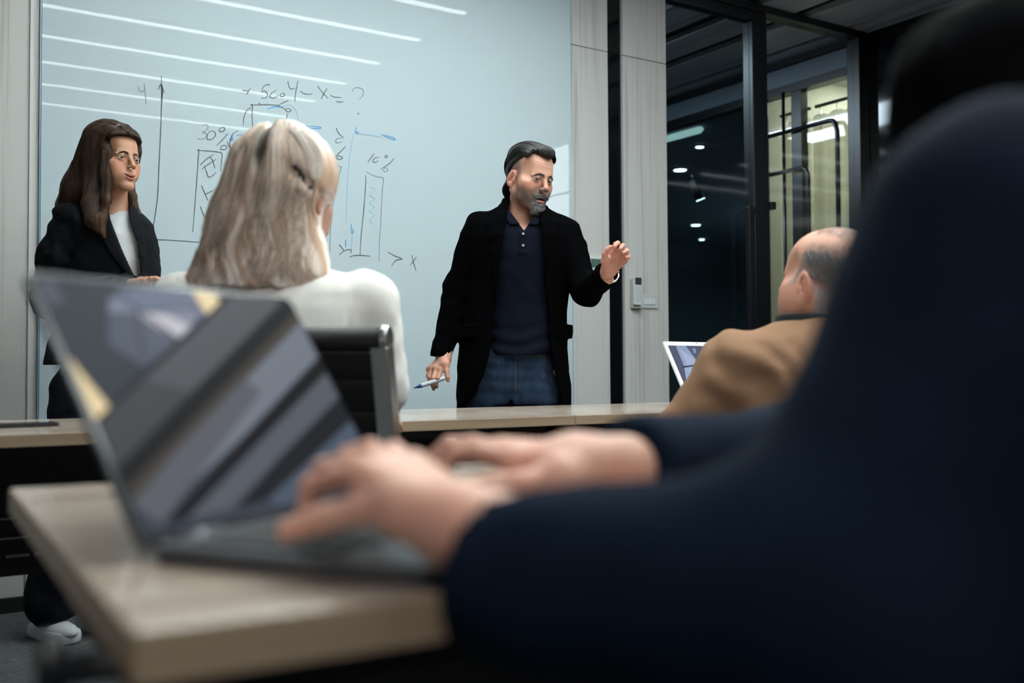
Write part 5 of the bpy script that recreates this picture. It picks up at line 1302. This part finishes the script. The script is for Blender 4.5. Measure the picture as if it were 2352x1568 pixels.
for sx in (-.25, .01):
    o = MB().prism([(-.045, 0), (.045, 0), (.045, .04), (.03, .08), (-.03, .08), (-.045, .04)], 1, .32, .58).build('shoe', M_black, old, .010, smooth=True); o.location = (sx, 0, 0)
# sparse hair: fringe at the sides and wisps over the crown
G = []; C_ = []
for i in range(1500):
    s_ = 1 if rng.random() < .75 else -1; a = rng.random(); z0 = .078-.135*rng.random()
    y0 = -.028+.30*max(z0, -.03)*.5+.145*a; x0 = s_*.09*(1-.7*max(0, a-.55))
    G.append(bez([[x0, y0, z0], [x0, y0+.012, z0-.010], [x0*.98, y0+.020, z0-.024]], 6)); g_ = (.18+.40*rng.random()) if z0 < .035 else (.10+.18*rng.random()); C_.append([g_, g_*.96, g_*.98])
for i in range(110):
    x0 = (rng.random()*2-1)*.06; y0 = -.02+.09*rng.random(); G.append(bez([[x0, y0, .12], [x0*1.1, y0+.02, .13], [x0*1.25, y0+.045, .125]], 6)); g_ = .45+.2*rng.random(); C_.append([g_]*3)
G = np.array(G); K = drop_on(G.reshape(-1, 3), op_, np.tile([.0003, .0012, .0022, .003, .0034, .0036], len(G))).reshape(G.shape)
ear_zone = (np.abs(K[..., 0]) > .080) & (np.abs(K[..., 1]-.006) < .026) & (K[..., 2] < .026) & (K[..., 2] > -.055); ok = ~ear_zone.any(1); K = K[ok]
strand_mesh('hair', (K*os_)@OR.T+OH, np.linspace(.0005, .0003, 6), np.array(C_)[ok], M_hair, old, kind='stuff')
o = F.o+RH*.03+FH*.04; make_chair((o[0], o[1], 0), -YAW+math.radians(50), 'black office chair under the man in the tan jacket')

# ================================================================ laptops
def laptop(A, ua, wd, ht, lean, depth, label, mats, z0=H):
    u = np.array([math.cos(ua), math.sin(ua), 0]); hd = np.array([-u[1], u[0], 0]); A = np.array([A[0], A[1], z0])
    body, keys, bezel, glassy = mats
    r = empty('laptop', tuple(A), math.atan2(hd[1], hd[0]), label, 'laptop')   # local: x along the hinge, -y towards the user
    MB().prism(rrect(0, -depth, wd, 0, .012), 2, .0012, .0125).build('base', body, r, .0012)
    kb = MB().prism(rrect(.016, -depth*.60, wd-.016, -.018, .003), 2, .0122, .0128).build('keyboard', bezel, r)
    kw = (wd-.040)/14
    for j in range(5):
        for i in range(14):
            if j == 4 and 4 <= i <= 8: continue
            x_ = .020+i*kw; y_ = -.024-j*(depth*.105)
            box('key', (x_+.0012, y_-depth*.105+.0015, .0126), (x_+kw-.0012, y_-.0012, .0140), keys, kb)
    y_ = -.024-4*(depth*.105); box('key', (.020+4*kw+.0012, y_-depth*.105+.0015, .0126), (.020+9*kw-.0012, y_-.0012, .0140), keys, kb)
    box('trackpad', (wd*.34, -depth*.95, .0122), (wd*.66, -depth*.64, .0130), glassy, r, .0004)
    for x_ in (.05, wd-.05): MB().tube([(x_-.02, .002, .010), (x_+.02, .002, .010)], .0055, 12).build('hinge', body, r, smooth=True)
    for x_ in (.02, wd-.02):
        for y_ in (-.02, -depth+.02): box('foot', (x_-.006, y_-.006, 0), (x_+.006, y_+.006, .0014), M_black, r)
    sc = MB().prism(rrect(0, 0, wd, ht, .009), 2, -.0055, 0).build('screen_lid', body, r, .001)
    sc.location = (0, .004, .010); sc.rotation_euler = (PI/2-lean, 0, 0)
    MB().prism(rrect(.0015, .0015, wd-.0015, ht-.0015, .008), 2, 0, .0006).build('bezel', bezel, sc)
    MB().tube([(wd/2, ht-.006, .0004), (wd/2, ht-.006, .0010)], .0022, 12).build('webcam', M_black, sc)
    upv = np.array([0, 0, 1])*math.cos(lean)-u*math.sin(lean)
    org = A+np.array([0, 0, .010])-u*.004
    nrm = np.cross(hd, upv)
    def scr(px, py):                            # a point of the painted screen reflection, in screen coordinates
        d = ray(px, py); t = ((org+nrm*.0012-CAM)@nrm)/(d@nrm); q = CAM+d*t-org; return (q@hd, q@upv)
    return r, sc, scr
def clip_poly(poly, x0, y0, x1, y1):
    for ax, lim, sg in ((0, x0, 1), (0, x1, -1), (1, y0, 1), (1, y1, -1)):
        out = []
        for i in range(len(poly)):
            a, b = poly[i-1], poly[i]; ia = (a[ax]-lim)*sg >= 0; ib = (b[ax]-lim)*sg >= 0
            if ia != ib:
                t = (lim-a[ax])/(b[ax]-a[ax]); out.append((a[0]+(b[0]-a[0])*t, a[1]+(b[1]-a[1])*t))
            if ib: out.append(b)
        poly = out
        if not poly: return []
    return poly
def painted_reflection(sc, scr, layers, rect, tag_):  # paints a screen's reflection of the room as glowing colour patches
    me = bpy.data.meshes.new('screen_reflection'); vs = []; fs = []; mi = []; keys = {}
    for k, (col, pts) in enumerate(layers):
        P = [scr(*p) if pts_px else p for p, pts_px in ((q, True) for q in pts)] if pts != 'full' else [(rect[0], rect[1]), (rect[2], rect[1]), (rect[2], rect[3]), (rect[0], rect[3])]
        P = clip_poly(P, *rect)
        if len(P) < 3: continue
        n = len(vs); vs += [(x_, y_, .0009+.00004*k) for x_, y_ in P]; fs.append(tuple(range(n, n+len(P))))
        if col not in keys: keys[col] = len(keys); me.materials.append(emis('painted_reflection_%02d_%02d_%02d' % tuple(int(c*99) for c in col), col, 1.0))
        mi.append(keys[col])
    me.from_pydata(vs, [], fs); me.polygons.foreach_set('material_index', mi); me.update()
    return link('screen_reflection', me, None, sc)
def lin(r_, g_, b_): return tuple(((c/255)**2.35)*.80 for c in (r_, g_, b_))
M_grey = mat('laptop_grey', (.10, .107, .118), .35, metal=.7); M_key = mat('key_black', (.012, .012, .014), .5); M_bez = mat('bezel_black', (.015, .017, .02), .15); M_pad = mat('pad_grey', (.10, .11, .12), .3)
rA, scA, fA = laptop((.1638, .6741), -1.0097, .2951, .2121, .5455, .207, 'dark grey laptop with glossy screen open on the nearest table', (M_grey, M_key, M_bez, M_pad))
lay = [(lin(64, 69, 79), 'full'),  # reflected room painted onto the dark screen: padding, gold strips, bands
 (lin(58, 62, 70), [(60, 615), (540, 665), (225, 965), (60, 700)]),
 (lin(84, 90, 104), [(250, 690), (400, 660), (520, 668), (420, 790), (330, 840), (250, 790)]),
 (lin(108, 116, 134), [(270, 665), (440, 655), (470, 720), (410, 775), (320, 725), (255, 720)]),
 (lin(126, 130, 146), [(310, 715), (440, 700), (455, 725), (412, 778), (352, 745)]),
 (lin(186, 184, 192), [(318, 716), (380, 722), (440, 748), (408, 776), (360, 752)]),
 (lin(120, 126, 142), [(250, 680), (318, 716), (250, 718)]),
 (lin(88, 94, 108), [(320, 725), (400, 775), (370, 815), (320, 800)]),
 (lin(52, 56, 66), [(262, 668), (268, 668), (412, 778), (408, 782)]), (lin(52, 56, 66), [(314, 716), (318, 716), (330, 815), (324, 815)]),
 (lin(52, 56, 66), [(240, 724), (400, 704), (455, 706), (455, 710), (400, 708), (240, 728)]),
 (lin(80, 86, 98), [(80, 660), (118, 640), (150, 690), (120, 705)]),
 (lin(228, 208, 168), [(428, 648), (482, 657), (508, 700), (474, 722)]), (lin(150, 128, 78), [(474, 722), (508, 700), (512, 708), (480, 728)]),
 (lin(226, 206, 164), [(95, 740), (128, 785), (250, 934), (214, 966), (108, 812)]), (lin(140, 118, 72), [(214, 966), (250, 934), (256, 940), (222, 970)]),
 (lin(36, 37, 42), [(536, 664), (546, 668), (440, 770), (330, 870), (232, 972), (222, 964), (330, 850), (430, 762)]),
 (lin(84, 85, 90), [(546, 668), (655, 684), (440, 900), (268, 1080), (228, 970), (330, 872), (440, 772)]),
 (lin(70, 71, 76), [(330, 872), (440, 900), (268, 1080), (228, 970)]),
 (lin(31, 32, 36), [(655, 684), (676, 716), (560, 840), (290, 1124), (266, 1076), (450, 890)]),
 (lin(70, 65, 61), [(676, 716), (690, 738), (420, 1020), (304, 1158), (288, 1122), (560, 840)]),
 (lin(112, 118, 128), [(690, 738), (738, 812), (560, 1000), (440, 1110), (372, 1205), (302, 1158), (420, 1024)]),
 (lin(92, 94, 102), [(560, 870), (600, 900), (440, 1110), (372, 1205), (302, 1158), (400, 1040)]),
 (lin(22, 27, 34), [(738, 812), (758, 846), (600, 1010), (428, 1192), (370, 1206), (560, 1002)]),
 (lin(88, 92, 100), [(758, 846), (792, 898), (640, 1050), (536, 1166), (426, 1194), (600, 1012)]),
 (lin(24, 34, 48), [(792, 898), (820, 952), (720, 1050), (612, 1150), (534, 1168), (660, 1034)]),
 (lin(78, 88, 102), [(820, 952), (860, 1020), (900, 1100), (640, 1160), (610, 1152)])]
painted_reflection(scA, fA, lay, (.0045, .008, .2905, .2075), 'a')
M_wlap = mat('laptop_white', (.72, .74, .78), .3); M_wkey = mat('key_white', (.6, .6, .62), .4)
rB, scB, fB = laptop((2.315, 2.50), -PI/2+.10, .33, .240, .50, .200, 'white laptop open on the far table in front of the man in the tan jacket', (M_wlap, M_wkey, M_wlap, M_wkey))
lay = [(lin(86, 92, 112), 'full'), (lin(140, 156, 184), [(1550, 788), (1572, 790), (1604, 832), (1605, 842), (1572, 843)]), (lin(158, 172, 198), [(1560, 800), (1590, 820), (1604, 838), (1580, 842)]),  # reflection on the white laptop's screen, likewise painted as glowing patches
 (lin(150, 168, 198), [(1572, 844), (1640, 838), (1640, 960), (1590, 960)]), (lin(170, 188, 214), [(1584, 850), (1598, 848), (1600, 900), (1592, 890)]),
 (lin(52, 56, 70), [(1568, 841), (1605, 836), (1650, 834), (1650, 837), (1605, 839), (1568, 844)]), (lin(132, 140, 162), [(1590, 799), (1598, 800), (1599, 811), (1594, 811)]),
 (lin(150, 158, 180), [(1607, 818), (1611, 818), (1613, 823), (1610, 824)]), (lin(110, 128, 158), [(1608, 792), (1618, 793), (1622, 802), (1614, 800)])]
painted_reflection(scB, fB, lay, (.016, .016, .314, .224), 'b')

# ================================================================ person in the navy suit, close to the camera
F = Frame(2200, .75); P_ = F.P
def A_(px, py, Y): q = atY(px, py, Y)-F.o; return np.array([q@RH, q@FH, q[2]])   # point at an absolute depth
NX = -(F.o@RH); NY = -(F.o@FH)
def N_(X, Y, z): return np.array([X+NX, Y+NY, z])
NH = N_(.368, .74, 1.055); NR = rotm(-114, 4, 0)
np_ = dict(w=.98, jaw=.9, nose=.9, skin=(.55, .34, .26), lips=1.1)
nfn, ncf = scaled_head(NH, NR, np_, .95)
v, f = isosurface(lambda P: smin(nfn(P), cap(P, NH+[.02, .0, -.06], NH+[.04, 0, -.20], .05, .056), .02), NH+[-.16, -.15, -.22], NH+[.15, .15, .13], .004); parts = [(v, f, ncf(v))]
nh_w = A_(1075, 1215, .565); nf_w = A_(1010, 1060, .80)
L_sh, L_el = N_(.255, .53, .955), A_(1990, 1400, .50); R_sh, R_el = N_(.44, .88, .905), A_(1790, 1090, .93)
rw = A_(1432, 1078, .78)
def under(P):
    d = stackf(P, [.42, .55, .75, .93, .99], [N_(.36, 0, 0)[0]]*5, [N_(0, .74, 0)[1]]*5, [.11, .11, .10, .10, .05], [.16, .15, .12, .15, .06])
    for a, b, c in ((L_sh, L_el, nh_w), (R_sh, R_el, rw)): d = smin(d, cap(P, a, b, .042, .034), .03); d = smin(d, cap(P, b, c, .032, .023), .02)
    return d
v, f = isosurface(under, np.minimum(np.minimum(nh_w, rw), N_(.1, .45, .4))-.08, N_(.60, 1.12, 1.1), .014); parts.append((v, f, np.tile(np_['skin'], (len(v), 1))))
SK = (.74, .44, .34)
# near hand: index bent down to the keys, thumb reaching to the left
mcn = [A_(838, 1092, .605), A_(868, 1076, .635), A_(905, 1068, .662), A_(950, 1072, .685)]
fgn = [[A_(770, 1098, .640), A_(714, 1118, .655), A_(704, 1166, .655)], [A_(800, 1068, .680), A_(745, 1076, .705), A_(722, 1100, .712)],
       [A_(850, 1036, .705), A_(800, 1046, .735), A_(780, 1078, .742)], [A_(905, 1036, .725), A_(865, 1044, .752), A_(850, 1068, .760)]]
thn = [A_(930, 1168, .575), A_(840, 1168, .590), A_(745, 1190, .605), A_(660, 1218, .612)]
hn = lambda P: handf(P, nh_w, A_(1230, 1260, .545), mcn, fgn, thn, fr=.0078, wr=.025, pr=.0125)
v, f = isosurface(hn, nh_w+[-.16, -.09, -.08], nh_w+[.10, .26, .10], .0026); parts.append((v, f, skincol(SK, .7)(v)))
# far hand
mcf = [A_(1180, 1060, .765), A_(1160, 1042, .795), A_(1150, 1036, .825), A_(1150, 1040, .85)]
fgf = [[A_(1105, 1040, .785), A_(1050, 1044, .80), A_(1020, 1075, .80)], [A_(1095, 1026, .815), A_(1040, 1026, .835), A_(1008, 1052, .838)],
       [A_(1085, 1022, .845), A_(1030, 1022, .865), A_(1000, 1044, .868)], [A_(1090, 1030, .865), A_(1045, 1032, .88), A_(1020, 1050, .885)]]
thf = [A_(1290, 1095, .745), A_(1200, 1110, .735), A_(1130, 1112, .735), A_(1085, 1116, .74)]
wf = A_(1330, 1068, .775)
hf2 = lambda P: handf(P, wf, rw, mcf, fgf, thf, fr=.0078, wr=.024, pr=.0125)
v, f = isosurface(hf2, wf+[-.16, -.08, -.07], wf+[.10, .18, .07], .0030); parts.append((v, f, skincol(SK, .7)(v)))
navy = body_object('person', F, parts, 'person in navy suit close to the camera typing on the dark laptop')
cX, cY = N_(.36, .73, 0)[:2]
def nsuit(P):
    ca, sa = math.cos(math.radians(-24)), math.sin(math.radians(-24)); q = P-np.array([cX, cY, 0], f32)
    Q = np.stack([q[:, 0]*ca+q[:, 1]*sa, -q[:, 0]*sa+q[:, 1]*ca, P[:, 2]], 1)
    d = stackf(Q, [.42, .55, .70, .85, .93, .985, 1.02], [0, 0, 0, 0, .01, .02, .02], [0]*7, [.155, .15, .145, .135, .115, .08, .06], [.20, .19, .18, .19, .19, .12, .06], 2.2)
    n1 = nh_w+(L_el-nh_w)*.03+np.array([0, 0, -.018]); n2 = rw+(R_el-rw)*.03
    a = smin(cap(P, L_sh, L_el, .082, .075), cap(P, L_el, n1, .062, .045), .04); a = smax(a, ((P-n1.astype(f32))@((nh_w-L_el)/np.linalg.norm(nh_w-L_el)).astype(f32)), .006); a = smax(a, -cap(P, n1+[0, 0, .012], nh_w+(nh_w-L_el)*.2, .034), .004)
    b_ = smin(cap(P, R_sh, R_el, .068, .060), cap(P, R_el, n2, .058, .042), .04); b_ = smax(b_, ((P-n2.astype(f32))@((rw-R_el)/np.linalg.norm(rw-R_el)).astype(f32)), .006)
    return smin(np.minimum(a, b_), d, .03)+fold(P, 12, .014)
lo_ = np.minimum(np.minimum(nh_w, rw), N_(.1, .35, .4))-[.08, .08, 0]; lo_[2] = .42
sculpt('suit_jacket', nsuit, lo_, N_(.66, 1.16, 1.06), .007, mat('navy_suit', (.006, .0125, .027), .85, spec=.06, bump=(700, .25)), navy, marg=2)
def nhair(P):
    d = (nfn(P)-.009); q = ((P-NH.astype(f32))@NR.astype(f32))/.95; x = np.abs(q[:, 0])
    d = smin(d, cap(P, NH+[.02, -.02, 0], NH+[.06, -.05, -.17], .085, .05), .03); d = smin(d, cap(P, NH+[.03, .04, -.02], NH+[.06, .05, -.17], .08, .05), .03)
    face = np.maximum(np.maximum(q[:, 1]+.060, q[:, 2]-.07), x-.030); d = smax(d, -face, .008)
    return d+vnoise(P*np.array([60, 60, 8], f32), 1.)*.008
sculpt('hair', nhair, NH+[-.2, -.22, -.26], NH+[.22, .22, .17], .006, mat('navy_black_hair', (.003, .003, .004), .9, spec=.03), navy, marg=2)
def ntr(P):
    d = ell(P, (cX, cY, .50), (.17, .17, .10)); u_ = np.array([-.90, .42]); w_ = np.array([-.42, -.90])
    for s_ in (-.09, .09):
        a = np.array([cX+w_[0]*s_, cY+w_[1]*s_, .51]); k = np.array([a[0]+u_[0]*.42, a[1]+u_[1]*.42, .52]); ft = np.array([k[0]+.02, k[1], .03])
        d = smin(d, smin(cap(P, a, k, .085, .065), cap(P, k, ft, .062, .055), .03), .03)
    return d
sculpt('trousers', ntr, (cX-.62, cY-.25, 0), (cX+.22, cY+.42, .62), .013, mat('navy_suit'), navy)
o = F.o+RH*(cX+.03)+FH*(cY); make_chair((o[0], o[1], 0), -YAW+math.radians(68), 'black office chair under the person in the navy suit')
